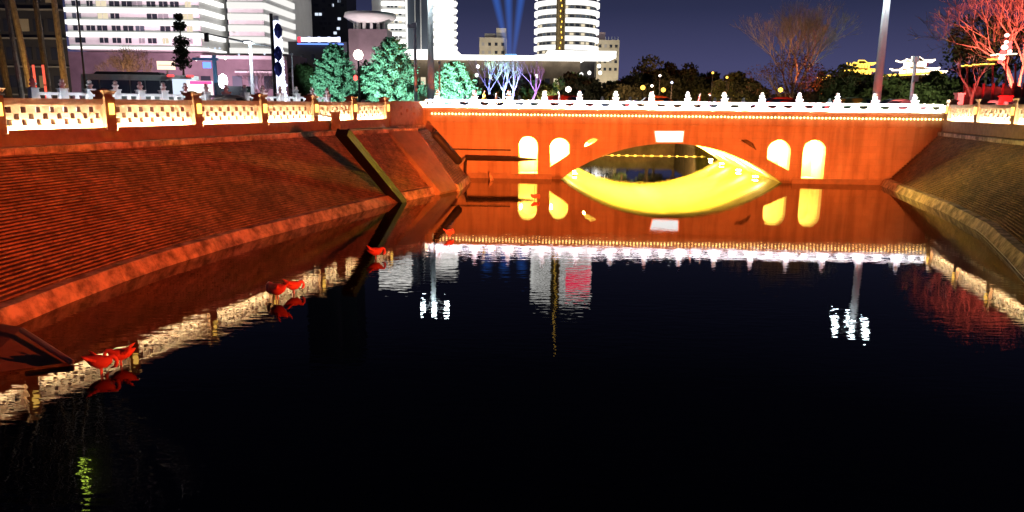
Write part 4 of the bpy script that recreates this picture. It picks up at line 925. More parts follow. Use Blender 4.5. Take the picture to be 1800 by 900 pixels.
# searchlight beams
bm = bpy.data.materials.new('beam_air'); bm.use_nodes = True; n = bm.node_tree.nodes; n.clear()
o = n.new('ShaderNodeOutputMaterial'); pv = n.new('ShaderNodeVolumePrincipled'); pv.inputs['Density'].default_value = 0.0002; pv.inputs['Color'].default_value = (.6, .8, 1, 1); pv.inputs['Emission Strength'].default_value = .042; pv.inputs['Emission Color'].default_value = (.035, .22, 1, 1)
bm.node_tree.links.new(pv.outputs[0], o.inputs['Volume']); M['beam_air'] = bm
for k, (px, tx, lab) in enumerate(((893, 868, 'blue searchlight throwing its beam towards the scalloped tower'), (897, 893, 'blue searchlight throwing its beam straight up'), (903, 918, 'blue searchlight throwing its beam towards the round tower'))):
    q = Y(px, 96, 285); top = Y(tx, -20, 285); u = (top - q).normalized()
    t = thing('searchlight', lab, 'searchlight', (q.x, q.y, q.z - 1.6), world=True, group='blue searchlights on the podium')
    MB().lathe([(.001, -1.6), (1.3, -1.6), (1.1, -.9), (1.3, -.3), (1.3, 0), (.001, 0)], 14, q).build('housing', 'dark_metal', t)
    MB().lathe([(.001, .02), (1.1, .02), (1.1, .1), (.001, .1)], 14, q).build('lens', 'beam_lamp', t)
    for f_ in (1, .7, .4): tag(MB().tube([q + u * .5, q + u * 36], [.9 * f_, 2.5 * f_], 20).build('light_beam', 'beam_air', t), kind='stuff')
bp1 = thing('searchlight_plinth', 'plain roof plinth carrying the blue searchlights', 'plinth', gpos(898, 285)); MB().box((0, 2, (Y(897, 96, 285).z - 1.6 - GZ) / 2), (9, 9, Y(897, 96, 285).z - 1.6 - GZ)).build('plinth', 'facade_dark', bp1)

# golden pavilions and lantern tower on the far rise
def eave_roof(mb, w_, d_, h_, z, up_=.5):
    n_ = 8; ring = []
    def ed(t): return abs(2 * t - 1) ** 2.2 * up_
    P = []
    for (xa, ya, xb, yb) in ((-1, -1, 1, -1), (1, -1, 1, 1), (1, 1, -1, 1), (-1, 1, -1, -1)):
        for i in range(n_): t = i / n_; P.append(((xa + (xb - xa) * t) * w_ / 2, (ya + (yb - ya) * t) * d_ / 2, z + ed(t)))
    m_ = len(P); mid_ = [(x * .45, y * .45, z + h_ * .38) for x, y, zz in P]; top = [(x * .30 if abs(x) > 0 else 0, y * .04, z + h_) for x, y, zz in P]
    mb.add(P + mid_ + top, [(i, (i + 1) % m_, m_ + (i + 1) % m_, m_ + i) for i in range(m_)] + [(m_ + i, m_ + (i + 1) % m_, 2 * m_ + (i + 1) % m_, 2 * m_ + i) for i in range(m_)] + [tuple(range(m_))[::-1]])
    return P
def pavilion(label, px, pyb, wpx, yy, tiers, hot='gold_light'):
    q = Y(px, pyb, yy); k = yy / 1300; t = thing('lit_pavilion', label, 'pavilion', (q.x, yy, q.z)); W_ = wpx * k; z = 0
    MB().box((0, 0, -1.5), (W_ * .8, W_ * .5, 3)).build('base', 'facade_dark', t)
    for i in range(tiers):
        f_ = 1 - .22 * i; hh = W_ * .13
        MB().box((0, 0, z + hh / 2), (W_ * .62 * f_, W_ * .4 * f_, hh)).build('lit_storey', hot, t)
        for c in range(6): MB().tube([(-W_ * .34 * f_ + c * W_ * .136 * f_, -W_ * .24 * f_, z), (-W_ * .34 * f_ + c * W_ * .136 * f_, -W_ * .24 * f_, z + hh)], W_ * .012, 6).build('column', 'red_paint', t)
        rf = MB(); P = eave_roof(rf, W_ * f_, W_ * .72 * f_, W_ * .17 * f_, z + hh, W_ * .05); r_ = rf.build('roof', 'roof_tile', t)
        m_ = MB()
        for (xa, ya, za), (xb, yb, zb2) in zip(P, P[1:] + P[:1]):
            for tt in (.0, .5): m_.box((xa + (xb - xa) * tt, ya + (yb - ya) * tt, za + (zb2 - za) * tt + random.uniform(-.1, .1)), (.34, .3, random.uniform(.18, .4)))

        for c in (0, 8): m_.tube([P[c], (P[c][0] * .45, P[c][1] * .45, z + hh + W_ * .17 * f_ * .38), (P[c][0] * .3, P[c][1] * .04, z + hh + W_ * .17 * f_)], .12, 5)
        m_.tube([(-W_ * .15 * f_, 0, z + hh + W_ * .17 * f_ + .05), (W_ * .15 * f_, 0, z + hh + W_ * .17 * f_ + .05)], .16, 5); tag(m_.build('light_string', hot, r_), kind='stuff')
        z += hh + W_ * .10 * f_
    return t
hl_ = MB(); nn_ = 24
for i in range(nn_ + 1):
    x_ = 60 + i * 5.; hz = GZ + 7 * max(0, 1 - ((x_ - 110) / 62) ** 2)
    hl_.v += [(x_, 180, GZ - .2), (x_, 190, hz), (x_, 240, hz * .9 + .4), (x_, 260, GZ - .2)]
for i in range(nn_):
    for j in range(3): hl_.f.append((i * 4 + j, i * 4 + 4 + j, i * 4 + 5 + j, i * 4 + 1 + j))
tag(hl_.build('hill', 'earth', None, True), kind='structure')
pavilion('small golden lit pavilion beside the tall bare tree', 1457, 143, 30, 190, 1)
pavilion('two-tiered golden lit pavilion left of the tall lamp post', 1512, 131, 46, 190, 2)
pavilion('white-hot lit hall with stepped roofs beyond the slim pole', 1606, 132, 60, 200, 2, 'gold_hot')
pavilion('small white-gold lit hall beside the stepped one', 1640, 132, 34, 204, 1, 'gold_hot')
gw = thing('lit_wall_walk', 'low wall edged with golden lights linking the far pavilions', 'wall', Y(1600, 134, 196), world=True)
for k in range(22):
    q = Y(1545 + k * 5.2, 133.5 - k * .3, 196); MB().box((q.x, 196, q.z), (.62, .5, .55)).build('wall_lamp', 'gold_light', gw)
q0, q1 = Y(1545, 139, 197), Y(1660, 133, 197); MB().add([(q0.x, 197, q0.z - 6), (q1.x, 197, q1.z - 6), (q1.x, 197, q1.z), (q0.x, 197, q0.z), (q0.x, 199, q0.z - 6), (q1.x, 199, q1.z - 6), (q1.x, 199, q1.z), (q0.x, 199, q0.z)], [(0, 1, 2, 3), (5, 4, 7, 6), (3, 2, 6, 7), (0, 4, 5, 1)]).build('wall', 'roof_tile', gw)
YLn = 70
lt = thing('lantern_tower', 'tower of glowing red lanterns over gold-lit eaves among the red branches', 'lantern display', Y(1770, 175, YLn), world=True)
MB().tube([(Y(1768, 175, YLn)), Y(1768, 58, YLn)], .07, 8).build('mast', 'red_paint', lt)
for px, py, rr, m_ in ((1770, 62, .21, 'pink_lantern'), (1769, 74, .2, 'pink_lantern'), (1777, 75, .15, 'red_lantern'), (1766, 83, .3, 'pink_lantern'), (1763, 92, .26, 'red_lantern'), (1775, 90, .2, 'pink_lantern'), (1772, 79, .3, 'red_lantern'), (1761, 102, .28, 'pink_lantern'), (1758, 108, .22, 'red_lantern'), (1774, 84, .26, 'red_lantern')):
    q = Y(px, py, YLn - .4); MB().lathe([(.02, -rr * .85), (rr * .7, -rr * .6), (rr, 0), (rr * .7, rr * .6), (.02, rr * .85)], 12, q).build('lantern', m_, lt, True)
for a, b, m_ in (((1692, 116), (1752, 111), 'gold_light'), ((1744, 97), (1790, 94), 'gold_hot'), ((1738, 105), (1768, 103), 'gold_light')):
    n_ = 9
    for i in range(n_): q = Y(a[0] + (b[0] - a[0]) * i / n_, a[1] + (b[1] - a[1]) * i / n_ + random.uniform(-1, 1), YLn); MB().box(q, (.26, .12, .09)).build('eave_lamp', m_, lt)
    MB().tube([Y(a[0], a[1] + 2, YLn + .2), Y(b[0], b[1] + 2, YLn + .2)], .10, 6).build('eave_beam', 'roof_tile', lt)
for px in (1700, 1745, 1785): MB().tube([Y(px, 176, YLn + .2), Y(px, 112, YLn + .2)], .09, 6).build('eave_post', 'red_paint', lt)

# ------------------------------------------------------------------ street furniture
def pole(name, label, px, pyt, yy, r0, r1, m='grey_metal', pyb=None, cat='lamp post', z=GZ):
    b = gpos(px, yy, z); top = Y(px, pyt, yy); t = thing(name, label, cat, b, world=True)
    top.x = b.x
    MB().tube([b, b + Vector((0, 0, .5))], r0 * 1.8, 10).build('base', m, t); MB().tube([b + Vector((0, 0, .5)), top], [r0, r1], 10).build('shaft', m, t); return t, top
t, top = pole('street_lamp', 'tall tapered street lamp with three bright heads behind the bridge end', 758, -22, 75, .36, .24, 'pole_paint')
for dx, dz in ((-1.0, -.1), (.15, .25), (1.45, 0)):
    MB().tube([top + Vector((0, 0, -.6)), top + Vector((dx * .7, -.2, dz)), top + Vector((dx, -.5, dz))], .06, 6).build('arm', 'grey_metal', t)
    h = MB().box(top + Vector((dx, -.8, dz)), (.55, .8, .16)).build('head', 'grey_metal', t); MB().box(top + Vector((dx, -.8, dz - .11)), (.45, .7, .05)).build('lens', 'lamp_head', h)
t, top = pole('street_lamp', 'tall tapered street lamp with a ring of heads behind the pavilion end of the bridge', 1541, -16, 65, .38, .26, 'pole_paint')
top.x = Y(1556, -16, 65).x
for k in range(6):
    a = 2 * pi * k / 6 + .2; e = top + Vector((cos(a) * 1.5, sin(a) * 1.5, random.uniform(-.1, .3)))
    MB().tube([top + Vector((0, 0, -.5)), (top + e) / 2 + Vector((0, 0, .2)), e], .06, 6).build('arm', 'grey_metal', t)
    h = MB().lathe([(.05, .12), (.3, .05), (.3, -.05), (.05, -.06)], 10, e).build('head', 'grey_metal', t); MB().lathe([(.001, -.07), (.26, -.07), (.2, -.12), (.001, -.13)], 10, e).build('lens', 'lamp_head', h)
t, top = pole('camera_pole', 'slim white camera pole before the tall teal conifer', 731, 46, 70, .15, .12, 'white_metal', cat='pole')
MB().box(top + Vector((-.35, -.1, .0)), (.6, .3, .3)).build('camera', 'white_metal', t); MB().box(top + Vector((0, 0, .1)), (.34, .3, .4)).build('cap', 'white_metal', t)
t, top = pole('camera_pole', 'short white camera pole before the far golden hall', 1602, 106, 68, .16, .14, 'white_metal', cat='pole')
MB().box(top + Vector((0, 0, .1)), (.42, .4, .5)).build('cap', 'white_metal', t); MB().box(top + Vector((.1, -.1, -1.6)), (.4, .4, .5)).build('control_box', 'grey_metal', t)
t, top = pole('sign_pole', 'thin pale pole beside the mint conifer', 773, 112, 72, .10, .07, 'white_metal', cat='pole'); MB().lathe([(.001, 0), (.14, .05), (.14, .2), (.001, .26)], 8, top).build('cap', 'white_metal', t)
t, top = pole('sign_pole', 'thin pale pole between the lit column and the teal conifer', 516, 98, 70, .10, .07, 'white_metal', cat='pole'); MB().lathe([(.001, 0), (.14, .05), (.14, .2), (.001, .26)], 8, top).build('cap', 'white_metal', t)
t, top = pole('traffic_mast', 'grey traffic mast with a long arm before the office block', 445, 76, 62, .17, .12, 'grey_metal', cat='traffic mast')
e = Y(350, 56, 62); MB().tube([top, e], [.09, .04], 8).build('arm', 'grey_metal', t); e2 = Y(480, 82, 62); MB().tube([top, e2], [.08, .04], 8).build('arm', 'grey_metal', t)
MB().box(e.lerp(top, .15) + Vector((0, -.1, -.3)), (.3, .25, .7)).build('signal_head', 'dark_metal', t)
MB().box(top + Vector((0, -.5, .1)), (.4, 1.0, .14)).build('added_luminaire', 'grey_metal', t); MB().box(top + Vector((0, -.5, .01)), (.3, .8, .03)).build('lens', 'lamp_head', t); spot(t, top + Vector((0, -.6, -.05)), top + Vector((-1.5, -2.5, -5)), (.86, .92, 1), 9000, 150, .6, .15)  # luminaire and its spot are added here to brighten street and coach
t, top = pole('banner_pole', 'dark pole with blue banners beside the lit white column', 484, 24, 60, .17, .13, 'dark_metal', cat='pole')
mat('banner_blue', (.03, .04, .28), .7)
for py in (55, 95, 122): q = Y(489, py, 60); MB().lathe([(.001, -.6), (.28, -.3), (.34, .1), (.2, .5), (.001, .65)], 10, q).build('banner', 'banner_blue', t, True)
t = thing('lit_column', 'tall white column wrapped in brilliant blue-white lights', 'column', gpos(494, 60.6), world=True); b = gpos(494, 60.6); hh = zat(494, 28, 60.6)
MB().tube([b, (b.x - .1, b.y, hh)], [.4, .22], 10).build('core', 'white_metal', t)
nr = 26
for i in range(nr):
    z = GZ + .4 + (hh - GZ - .8) * i / nr; rr = (.58 - .28 * i / nr) * random.uniform(.85, 1.12); MB().lathe([(rr * .7, 0), (rr, .06), (rr, .22), (rr * .7, .28)], 12, (b.x - .1 * i / nr + random.uniform(-.03, .03), b.y, z)).build('light_ring', 'trunk_light', t)
t, top = pole('globe_lamp', 'globe street lamp glowing peach between two teal conifers', 632, 106, 66, .10, .08, 'dark_metal'); MB().lathe([(.001, 0), (.3, .12), (.45, .45), (.3, .78), (.001, .92)], 14, top).build('globe', 'globe', t, True)
q = Y(625, 137, 66); MB().lathe([(.001, -.25), (.16, -.15), (.16, .15), (.001, .25)], 8, (top.x - .3, top.y, q.z)).build('red_lantern', 'red_lantern', t)
t, top = pole('utility_pole', 'thin dark leaning utility pole before the office block windows', 152, -30, 48, .07, .05, 'dark_metal', cat='pole'); MB().box(top + Vector((0, 0, -.4)), (1.2, .08, .08)).build('cross_arm', 'dark_metal', t)
gt = thing('blue_gantry', 'pale blue lit gantry with a signboard behind the balustrade', 'gantry', gpos(381, 78), world=True)
mat('gantry_blue', (.18, .42, .7), .5); b = gpos(381, 78); zt = zat(381, 97, 78)
MB().box((b.x, b.y, (GZ + zt) / 2), (.32, .3, zt - GZ)).build('post', 'gantry_blue', gt); MB().box((b.x - .9, b.y, zt - .4), (2.6, .25, .25)).build('beam', 'gantry_blue', gt); MB().box((b.x - .7, b.y - .2, zt - 1.0), (.8, .12, .6)).build('signboard', 'blue_light', gt); MB().box((b.x + .6, b.y - .2, zt - 3.1), (1.3, .1, .7)).build('signboard', 'glass_blue', gt)
hb = thing('lit_kiosk', 'small kiosk with a blinding blue-white lamp behind the balustrade', 'kiosk', gpos(392, 76), world=True); b = gpos(392, 76)
MB().box((b.x + .8, b.y + 1.2, GZ + 1.3), (3.0, 2, 2.6)).build('booth', 'facade_dark', hb); MB().lathe([(.001, -.75), (.36, -.5), (.44, 0), (.36, .5), (.001, .75)], 12, Y(392, 143, 75)).build('lamp', 'head_white', hb, True)
bx = thing('banner_stand', 'pink-white banner stand glowing behind the lattice railing', 'banner', gpos(348, 52), world=True); q = Y(352, 158, 52)
MB().box(q + Vector((0, 0, .1)), (1.7, .12, 1.0)).build('board', 'plaque_light', bx); MB().box(q + Vector((.1, -.08, .48)), (1.5, .06, .22)).build('heading', 'magenta_light', bx); MB().tube([gpos(346, 52), gpos(346, 52) + Vector((0, 0, 1))], .04, 6).build('leg', 'white_metal', bx); MB().tube([gpos(358, 52), gpos(358, 52) + Vector((0, 0, 1))], .04, 6).build('leg', 'white_metal', bx)
lb2 = thing('lit_signbox', 'cream lit sign box above the coach roof', 'sign', gpos(292, 88), world=True); q = Y(292, 115, 88)
emit('cream_sign', (1, .74, .56), 1.6)
MB().box(q, (2.0, .3, .95)).build('panel', 'cream_sign', lb2); MB().tube([gpos(292, 88.3), (q.x, 88.3, q.z)], .1, 8).build('post', 'grey_metal', lb2); MB().box(q + Vector((0, -.16, .02)), (1.8, .03, .06)).build('rule_line', 'dark_metal', lb2)
for k, (x0, x1) in enumerate(((58, 63), (75, 80))):
    rs = thing('light_strip', ['upright red light strip nearest the ochre trunk', 'upright red light strip beside the white balustrade'][k], 'light strip', gpos(x0 + 3, 43), world=True)
    a, b_ = Y(x0, 114, 43), gpos(x1 + 2, 43); a.x, b_.x = a.x, b_.x
    MB().tube([b_, a], .07, 6).build('tube', 'red_strip', rs)
    for f_ in (.3, .62): MB().tube([b_.lerp(a, f_), b_.lerp(a, f_ + .02)], .09, 6).build('clip', 'dark_metal', rs)
    MB().box(b_ + Vector((0, 0, .05)), (.3, .3, .1)).build('foot', 'dark_metal', rs)
# white balustrade across the side road
A0, A1 = gpos(60, 37), gpos(575, 53); L_ = (A1 - A0).length; ang = atan2(A1.y - A0.y, A1.x - A0.x); n_ = 14
balustrade('marble_balustrade', 'white marble balustrade along the side road behind the lattice railing', (A0.x, A0.y, GZ + .45), ang, [L_ * i / n_ for i in range(n_ + 1)], 1.0, 1.15, 'led_cool', pw=.36)  # its cool strip is added to light this balustrade

# red hoarding
hd = thing('red_hoarding', 'red scallop-topped hoarding panels behind the lattice railing', 'hoarding', gpos(1745, 56), world=True)
a, b_ = gpos(1692, 57), gpos(1850, 53); n_ = 9; zt = zat(1700, 152, 57)
for k in range(n_):
    p0, p1 = a.lerp(b_, k / n_), a.lerp(b_, (k + .94) / n_); u = (p1 - p0); ln = u.length; rz = atan2(u.y, u.x)
    pts = [(0, GZ), (ln, GZ)] + [(ln / 2 + ln / 2 * cos(q), zt - .25 + .25 * sin(q)) for q in [pi * i / 8 for i in range(9)]]
    V = [p0 + Vector((cos(rz) * x, sin(rz) * x, z - GZ)) for x, z in pts]; nv = Vector((-sin(rz), cos(rz), 0)) * .08; m_ = len(V)
    MB().add(V + [v + nv for v in V], [tuple(range(m_)), tuple(range(m_, 2 * m_))[::-1]] + [(i, m_ + i, m_ + (i + 1) % m_, (i + 1) % m_) for i in range(m_)]).build('panel', 'leaf_red', hd)
    MB().box(p0 + Vector((0, -.1, (zt - GZ) / 2 + .1)), (.12, .12, zt - GZ + .2)).build('post', 'red_paint', hd)
flood('red floodlight at the foot of the scallop-topped hoarding', gpos(1745, 49), gpos(1765, 55) + Vector((0, 0, 1.6)), (1, .12, .10), 3600, 120, .5)
ww = thing('white_pillar', 'lilac-white gate pillar at the end of the red hoarding', 'pillar', gpos(1686, 54)); MB().box((0, 0, 1.05), (.42, .42, 2.1)).build('shaft', 'marble', ww); MB().box((0, 0, 2.16), (.56, .56, .12)).build('cap', 'marble', ww)
rb_ = thing('red_gate_post', 'broad flat red gate panel before the hoarding', 'gate', gpos(1768, 51)); MB().box((0, 0, .95), (.75, .2, 1.9)).build('panel', 'red_paint', rb_); MB().box((0, 0, 1.95), (.9, .3, .1)).build('cap', 'red_paint', rb_)

# ------------------------------------------------------------------ vehicles
def car(label, loc, rz, paint, kind='sedan', lights=True):
    t = thing('car', label, 'car', loc, rz)
    h = {'sedan': 1.45, 'suv': 1.72, 'hatch': 1.52}[kind]; L2 = 2.25
    prof = [(-L2, .35), (-L2 - .02, .62), (-L2 + .1, .86), (-1.35 if kind != 'suv' else -2.0, .95), (-.95 if kind == 'sedan' else -1.7, h - .12), (-.4, h), (.25, h - .02), (.55, h - .1), (1.15, .98), (1.95, .82), (L2, .62), (L2, .35)]
    body = MB(); secs = [(-.86, .94), (-.78, 1.0), (.78, 1.0), (.86, .94)]; n_ = len(prof)
    for y, sc_ in secs: body.v += [(x, y * (1 if z < .96 else .80), .3 + (z - .3) * sc_) for x, z in prof]
    for k in range(3): body.f += [(k * n_ + i, k * n_ + (i + 1) % n_, (k + 1) * n_ + (i + 1) % n_, (k + 1) * n_ + i) for i in range(n_)]
    body.f += [tuple(range(n_))[::-1], tuple(range(3 * n_, 4 * n_))]; body.build('body', paint, t)
    x0 = prof[3][0]; xr = prof[4][0]
    for sgn in (-1, 1):
        y = sgn * .715
        MB().add([(xr + .1 - .3, y, 1.0), (1.0, y, 1.02), (.5, y - sgn * .03, h - .17), (xr + .12, y - sgn * .03, h - .2), (xr - .2, y + sgn * .02, 1.0), (1.0, y + sgn * .02, 1.02), (.5, y - sgn * .01, h - .17), (xr + .12, y - sgn * .01, h - .2)], [(0, 1, 2, 3), (7, 6, 5, 4), (0, 4, 5, 1), (1, 5, 6, 2), (2, 6, 7, 3), (3, 7, 4, 0)]).build('side_window', 'glass_dark', t)
    def scr(p0, p1, nm):
        MB().add([(p0[0], -.62, p0[1]), (p0[0], .62, p0[1]), (p1[0], .58, p1[1]), (p1[0], -.58, p1[1])], [(0, 1, 2, 3)]).build(nm, 'glass_dark', t)
    scr((1.12, 1.02), (.6, h - .09), 'windscreen'); scr((x0 + .02, .99), (xr - .03, h - .14), 'rear_window')
    for x in (-1.35, 1.35):
        for sgn in (-1, 1):
            w_ = MB().tube([(x, sgn * .66, .33), (x, sgn * .88, .33)], .33, 16).build('wheel', 'black_rubber', t); MB().tube([(x, sgn * .87, .33), (x, sgn * .895, .33)], .2, 10).build('rim', 'grey_metal', w_)
    for sgn in (-1, 1):
        MB().box((L2 - .06, sgn * .62, .66), (.18, .34, .14)).build('headlight', 'head_white' if lights else 'glass_blue', t); MB().box((-L2 + .04, sgn * .64, .74), (.16, .3, .14)).build('tail_light', 'tail_red', t)
    return t
def on_deck(px, d): 
    s_ = bp(px, 175)[0]; dd = Vector(ray(px, 175)); o_ = Vector((0, 0, H)); P = BO + BN * d; tt = (P - o_).dot(BN) / dd.dot(BN); q = o_ + dd * tt; q.z = DECK + .01; return q
car('black saloon behind the bridge balustrade beside the mint conifer', on_deck(858, 5.5), BA, 'car_black')
car('orange-roofed saloon on the bridge beside the amber lamps', on_deck(1158, 5.0), BA, 'car_orange')
car('red saloon on the bridge below the tall bare tree', on_deck(1368, 5.0), BA + pi, 'car_red')
car('green hatchback roof on the bridge near the tall ringed lamp', on_deck(1512, 9.0), BA, 'car_green', 'hatch')
car('silver car on the bridge between the ringed lamp and the short pole', on_deck(1574, 9.5), BA + pi, 'car_silver')
car('red hatchback on the bridge near the round tower', on_deck(1000, 9.0), BA, 'car_red', 'hatch')
car('beige saloon on the side road behind the lattice railing', gpos(408, 46, GZ + .01), .35, 'car_beige')
car('grey sport-utility car parked before the red hoarding', gpos(1748, 52.5, GZ + .01), 1.8, 'car_silver', 'suv')
bs_ = thing('coach', 'dark coach with a lit rear window waiting on the side road', 'bus', gpos(252, 62, GZ + .01), radians(8))
MB().box((0, 0, 1.75), (8.6, 2.4, 2.7), 0, .97).build('body', 'bus_paint', bs_); MB().box((0, -1.19, .85), (8.4, .12, .7)).build('skirt', 'bus_white', bs_); MB().box((-.8, 0, 3.2), (5.2, 1.7, .25), 0, .9).build('roof_unit', 'dark_metal', bs_)
for k in range(6): MB().box((-3.4 + k * 1.15, -1.2, 2.15), (1.05, .06, 1.0)).build('side_window', 'glass_dark', bs_)
MB().box((3.45, -1.2, 2.2), (1.5, .07, 1.2)).build('lit_window', 'cool_window', bs_)
for x in (-2.8, 2.6):
    for sgn in (-1, 1): w_ = MB().tube([(x, sgn * .95, .48), (x, sgn * 1.22, .48)], .48, 18).build('wheel', 'black_rubber', bs_); MB().tube([(x, sgn * 1.2, .48), (x, sgn * 1.235, .48)], .28, 10).build('rim', 'grey_metal', w_)
for x in (2.6, 4.1): MB().box((x, -1.2, 3.05), (.5, .08, .12)).build('marker_light', 'tail_red', bs_)
emit('bus_strip', (.55, .9, .35), .8); MB().box((2.8, -1.26, .9), (2.4, .03, .45)).build('lit_panel', 'bus_strip', bs_)

# ------------------------------------------------------------------ people on the bridge pavement
def person_mesh(arm=.25, stride=.18):
    J = [(0, 0, .92, .15, .12), (0, 0, 1.12, .15, .11), (0, 0, 1.32, .17, .12), (0, 0, 1.44, .07, .07), (0, 0, 1.52, .055, .06), (0, -.01, 1.60, .085, .10), (0, 0, 1.70, .06, .07)]
    E_ = [(0, 1), (1, 2), (2, 3), (3, 4), (4, 5), (5, 6)]
    for sg in (-1, 1):
        b = len(J); J += [(sg * .19, 0, 1.38, .06, .06), (sg * .25, -.02 * sg, 1.12, .05, .05), (sg * .25, -arm * sg, .90, .038, .04), (sg * .25, -arm * sg - .03, .80, .035, .045)]; E_ += [(2, b), (b, b + 1), (b + 1, b + 2), (b + 2, b + 3)]
        b = len(J); J += [(sg * .09, 0, .84, .09, .10), (sg * .10, sg * stride * .4 - .02, .48, .065, .07), (sg * .10, sg * stride, .09, .045, .05), (sg * .10, sg * stride - .14, .04, .04, .03)]; E_ += [(0, b), (b, b + 1), (b + 1, b + 2), (b + 2, b + 3)]
    me = bpy.data.meshes.new('body'); me.from_pydata([j[:3] for j in J], E_, []); o = bpy.data.objects.new('tmp_body', me); col.objects.link(o)
    o.modifiers.new('s', 'SKIN'); sv = me.skin_vertices[0].data
    for i, j in enumerate(J): sv[i].radius = j[3:5]; sv[i].use_root = (i == 0)
    o.modifiers.new('u', 'SUBSURF').levels = 1
    dg = bpy.context.evaluated_depsgraph_get(); out = bpy.data.meshes.new_from_object(o.evaluated_get(dg)); bpy.data.objects.remove(o); return out
pm_ = person_mesh()
def person(label, loc, rz, coat, legs, scale=1.):
    me = pm_.copy(); me.materials.clear()
    for k in (coat, legs, 'skin', 'hair'): me.materials.append(M[k])
    for p in me.polygons:
        z = p.center.z; y = p.center.y; x = abs(p.center.x)
        p.material_index = 1 if (z < .90 and x < .2) else 2 if (z > 1.47 or (z < .86 and x >= .2)) else 0
        if z > 1.645 or (z > 1.53 and y > .02): p.material_index = 3
        p.use_smooth = True
    t = thing('person', label, 'person', loc, rz); t.scale = (scale,) * 3
    b = add_mesh('body', me, t)
    fc = MB()
    for sg in (-1, 1): fc.lathe([(.001, -.012), (.014, 0), (.001, .012)], 6, (sg * .032, -.105, 1.61))
    fc.build('eyes', 'hair', t); MB().add([(-.013, -.10, 1.57), (.013, -.10, 1.57), (0, -.135, 1.575), (0, -.105, 1.615)], [(0, 1, 2), (0, 2, 3), (1, 3, 2)]).build('nose', 'skin', t); MB().box((0, -.105, 1.545), (.04, .012, .01)).build('mouth', 'cloth_red', t)
    for sg in (-1, 1): MB().lathe([(.001, -.03), (.015, 0), (.001, .03)], 6, (sg * .088, 0, 1.60)).build('ear', 'skin', t)
    return t
for px, d, rz, coat, legs, sc_, lab in ((851, 1.5, 1.4, 'cloth_yellow', 'cloth_black', 1.0, 'person in a yellow jacket walking along the bridge balustrade'), (872, 1.7, 1.7, 'cloth_white', 'cloth_grey', .95, 'person in a white coat following the yellow jacket on the bridge'), (983, 1.6, -1.5, 'cloth_grey', 'cloth_black', .97, 'person in a grey coat on the bridge before the dark tree'), (1229, 1.5, 1.5, 'cloth_red', 'cloth_black', .93, 'person in a red top on the bridge past the orange-roofed saloon'), (1248, 1.8, -1.6, 'cloth_black', 'cloth_blue', .98, 'person in black on the bridge beside the one in red')):
    person(lab, on_deck(px, d), rz + BA, coat, legs, sc_)
# small amber and violet lamps among the trees
for px, py, yy, m_, lab in ((1130, 154, 80, 'gold_light', 'amber lamp glowing beside the first park tree'), (1166, 158, 82, 'gold_light', 'amber lamp glowing above the orange-roofed saloon'), (1181, 145, 86, 'sign_blue', 'tiny violet-white lamp hanging before the flat-crowned tree'), (1160, 133, 90, 'globe', 'tiny white lamp high in the flat-crowned dark tree'), (1146, 151, 84, 'globe', 'tiny white lamp low between the dark trees'), (1253, 128, 92, 'gold_light', 'orange lamp glowing through the olive tree'), (1278, 136, 88, 'gold_light', 'small orange lamp before the olive tree'), (1372, 158, 78, 'gold_light', 'orange lamp at the foot of the tall bare tree'), (999, 157, 76, 'globe', 'round white lamp before the dark tree by the tower')):
    q = Y(px, py, yy); t = thing('park_lamp', lab, 'lamp', gpos(px, yy), world=True); b = gpos(px, yy); b.x = q.x
    MB().tube([b, q], .04, 6).build('pole', 'dark_metal', t); rr = .26 if m_ == 'gold_light' and py > 150 else .15 if px != 999 else .3
    MB().lathe([(.001, -rr), (rr * .8, -rr * .6), (rr, 0), (rr * .8, rr * .6), (.001, rr)], 10, q).build('lantern', m_, t, True)

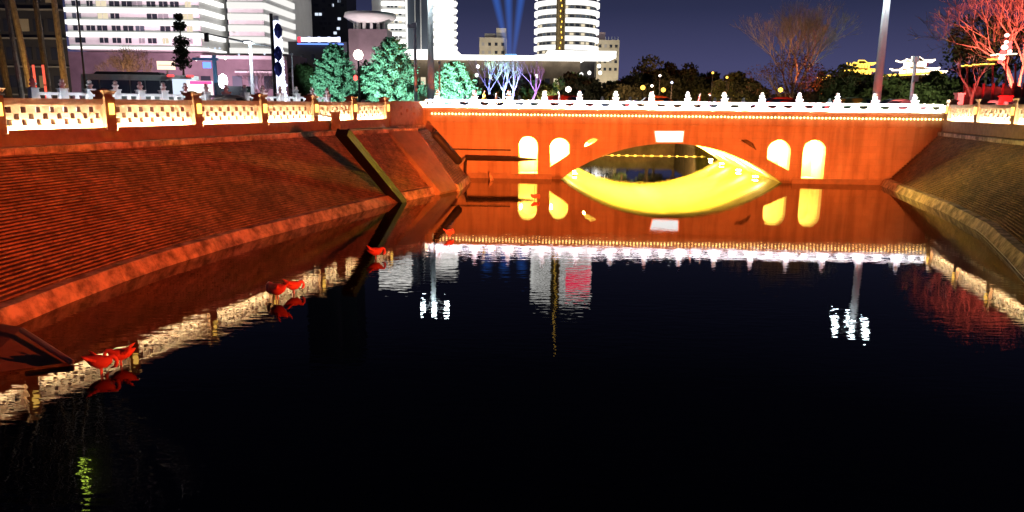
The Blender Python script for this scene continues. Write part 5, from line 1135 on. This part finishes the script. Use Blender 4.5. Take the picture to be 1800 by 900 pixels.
# ------------------------------------------------------------------ pink flamingo ornaments standing in the water
def flamingo(label, px, py, rz, s_=1., pose=0, z0=0.):
    P = Z(px, py, z0); t = thing('flamingo_ornament', label, 'ornament', P, rz, 'pink bird ornaments in the canal'); t.scale = (s_,) * 3
    zb = .17
    if pose == 0:    # head lowered to the breast
        sp_ = [(-.30, 0, zb + .19, .012), (-.25, 0, zb + .165, .045), (-.15, 0, zb + .115, .10), (-.02, 0, zb + .075, .135), (.09, 0, zb + .08, .125), (.17, 0, zb + .12, .085), (.21, 0, zb + .165, .055), (.255, 0, zb + .175, .042), (.295, 0, zb + .14, .036), (.31, 0, zb + .08, .034), (.305, 0, zb + .02, .038), (.28, 0, zb - .02, .036), (.25, 0, zb - .035, .02)]; hd_ = (.25, 0, zb - .035); hdir = (-.07, 0, -.03)
    else:            # neck folded back over the body
        sp_ = [(-.30, 0, zb + .20, .012), (-.24, 0, zb + .165, .042), (-.14, 0, zb + .11, .09), (0, 0, zb + .07, .125), (.10, 0, zb + .085, .11), (.17, 0, zb + .135, .07), (.215, 0, zb + .19, .045), (.22, 0, zb + .235, .038), (.20, 0, zb + .265, .036), (.22, 0, zb + .285, .04), (.27, 0, zb + .28, .036), (.30, 0, zb + .265, .02)]; hd_ = (.30, 0, zb + .265); hdir = (.07, 0, -.045)
    MB().tube([p[:3] for p in sp_], [p[3] for p in sp_], 12).build('body', 'pink_resin', t, True)
    MB().tube([hd_, (hd_[0] + hdir[0] * .6, 0, hd_[2] + hdir[2] * .5), (hd_[0] + hdir[0], 0, hd_[2] + hdir[2])], [.02, .014, .004], 8).build('beak', 'black_resin', t)
    for sg in (-1, 1):
        MB().tube([(-.16, sg * .05, zb + .12), (-.02, sg * .095, zb + .09), (.08, sg * .085, zb + .08)], [.02, .05, .02], 8, sq=.45).build('wing', 'pink_resin', t, True)
        for q_ in range(3):
            a_ = .35 + .3 * q_; MB().tube([(.03 - .05 * q_, sg * .09, zb + .10), (-.08 - .05 * q_, sg * (.13 + .02 * q_), zb + .14 + .03 * q_), (-.20 - .03 * q_, sg * (.11 + .03 * q_), zb + .17 + .045 * q_)], [.03, .035, .006], 6, sq=.4).build('feather', 'pink_resin', t, True)
        MB().tube([(.0, sg * .03, zb - .02), (.01, sg * .03, zb - .12), (-.01, sg * .03, -.25)], .011, 6).build('leg', 'pink_resin', t)
    return t
flamingo('pink bird ornament dipping its head, tail to the landing slab', 178, 657, .15, .95, 0)
flamingo('pink bird ornament facing the head-dipping one by the landing slab', 214, 642, pi + .25, .9, 0)
flamingo('pale pink bird ornament below the middle of the long embankment', 488, 527, 2.6, 1.15, 0)
flamingo('deep red bird ornament just behind the pale pink one', 516, 516, .5, .9, 0)
flamingo('red bird ornament alone in the water near the drain chute', 660, 455, .3, 1.0, 0)
flamingo('red bird ornament standing in the white reflection near the abutment wing', 790, 417, 1.0, .8, 0)
flamingo('pink bird ornament in the water before the tall side arch', 940, 352, .2, .8, 0)
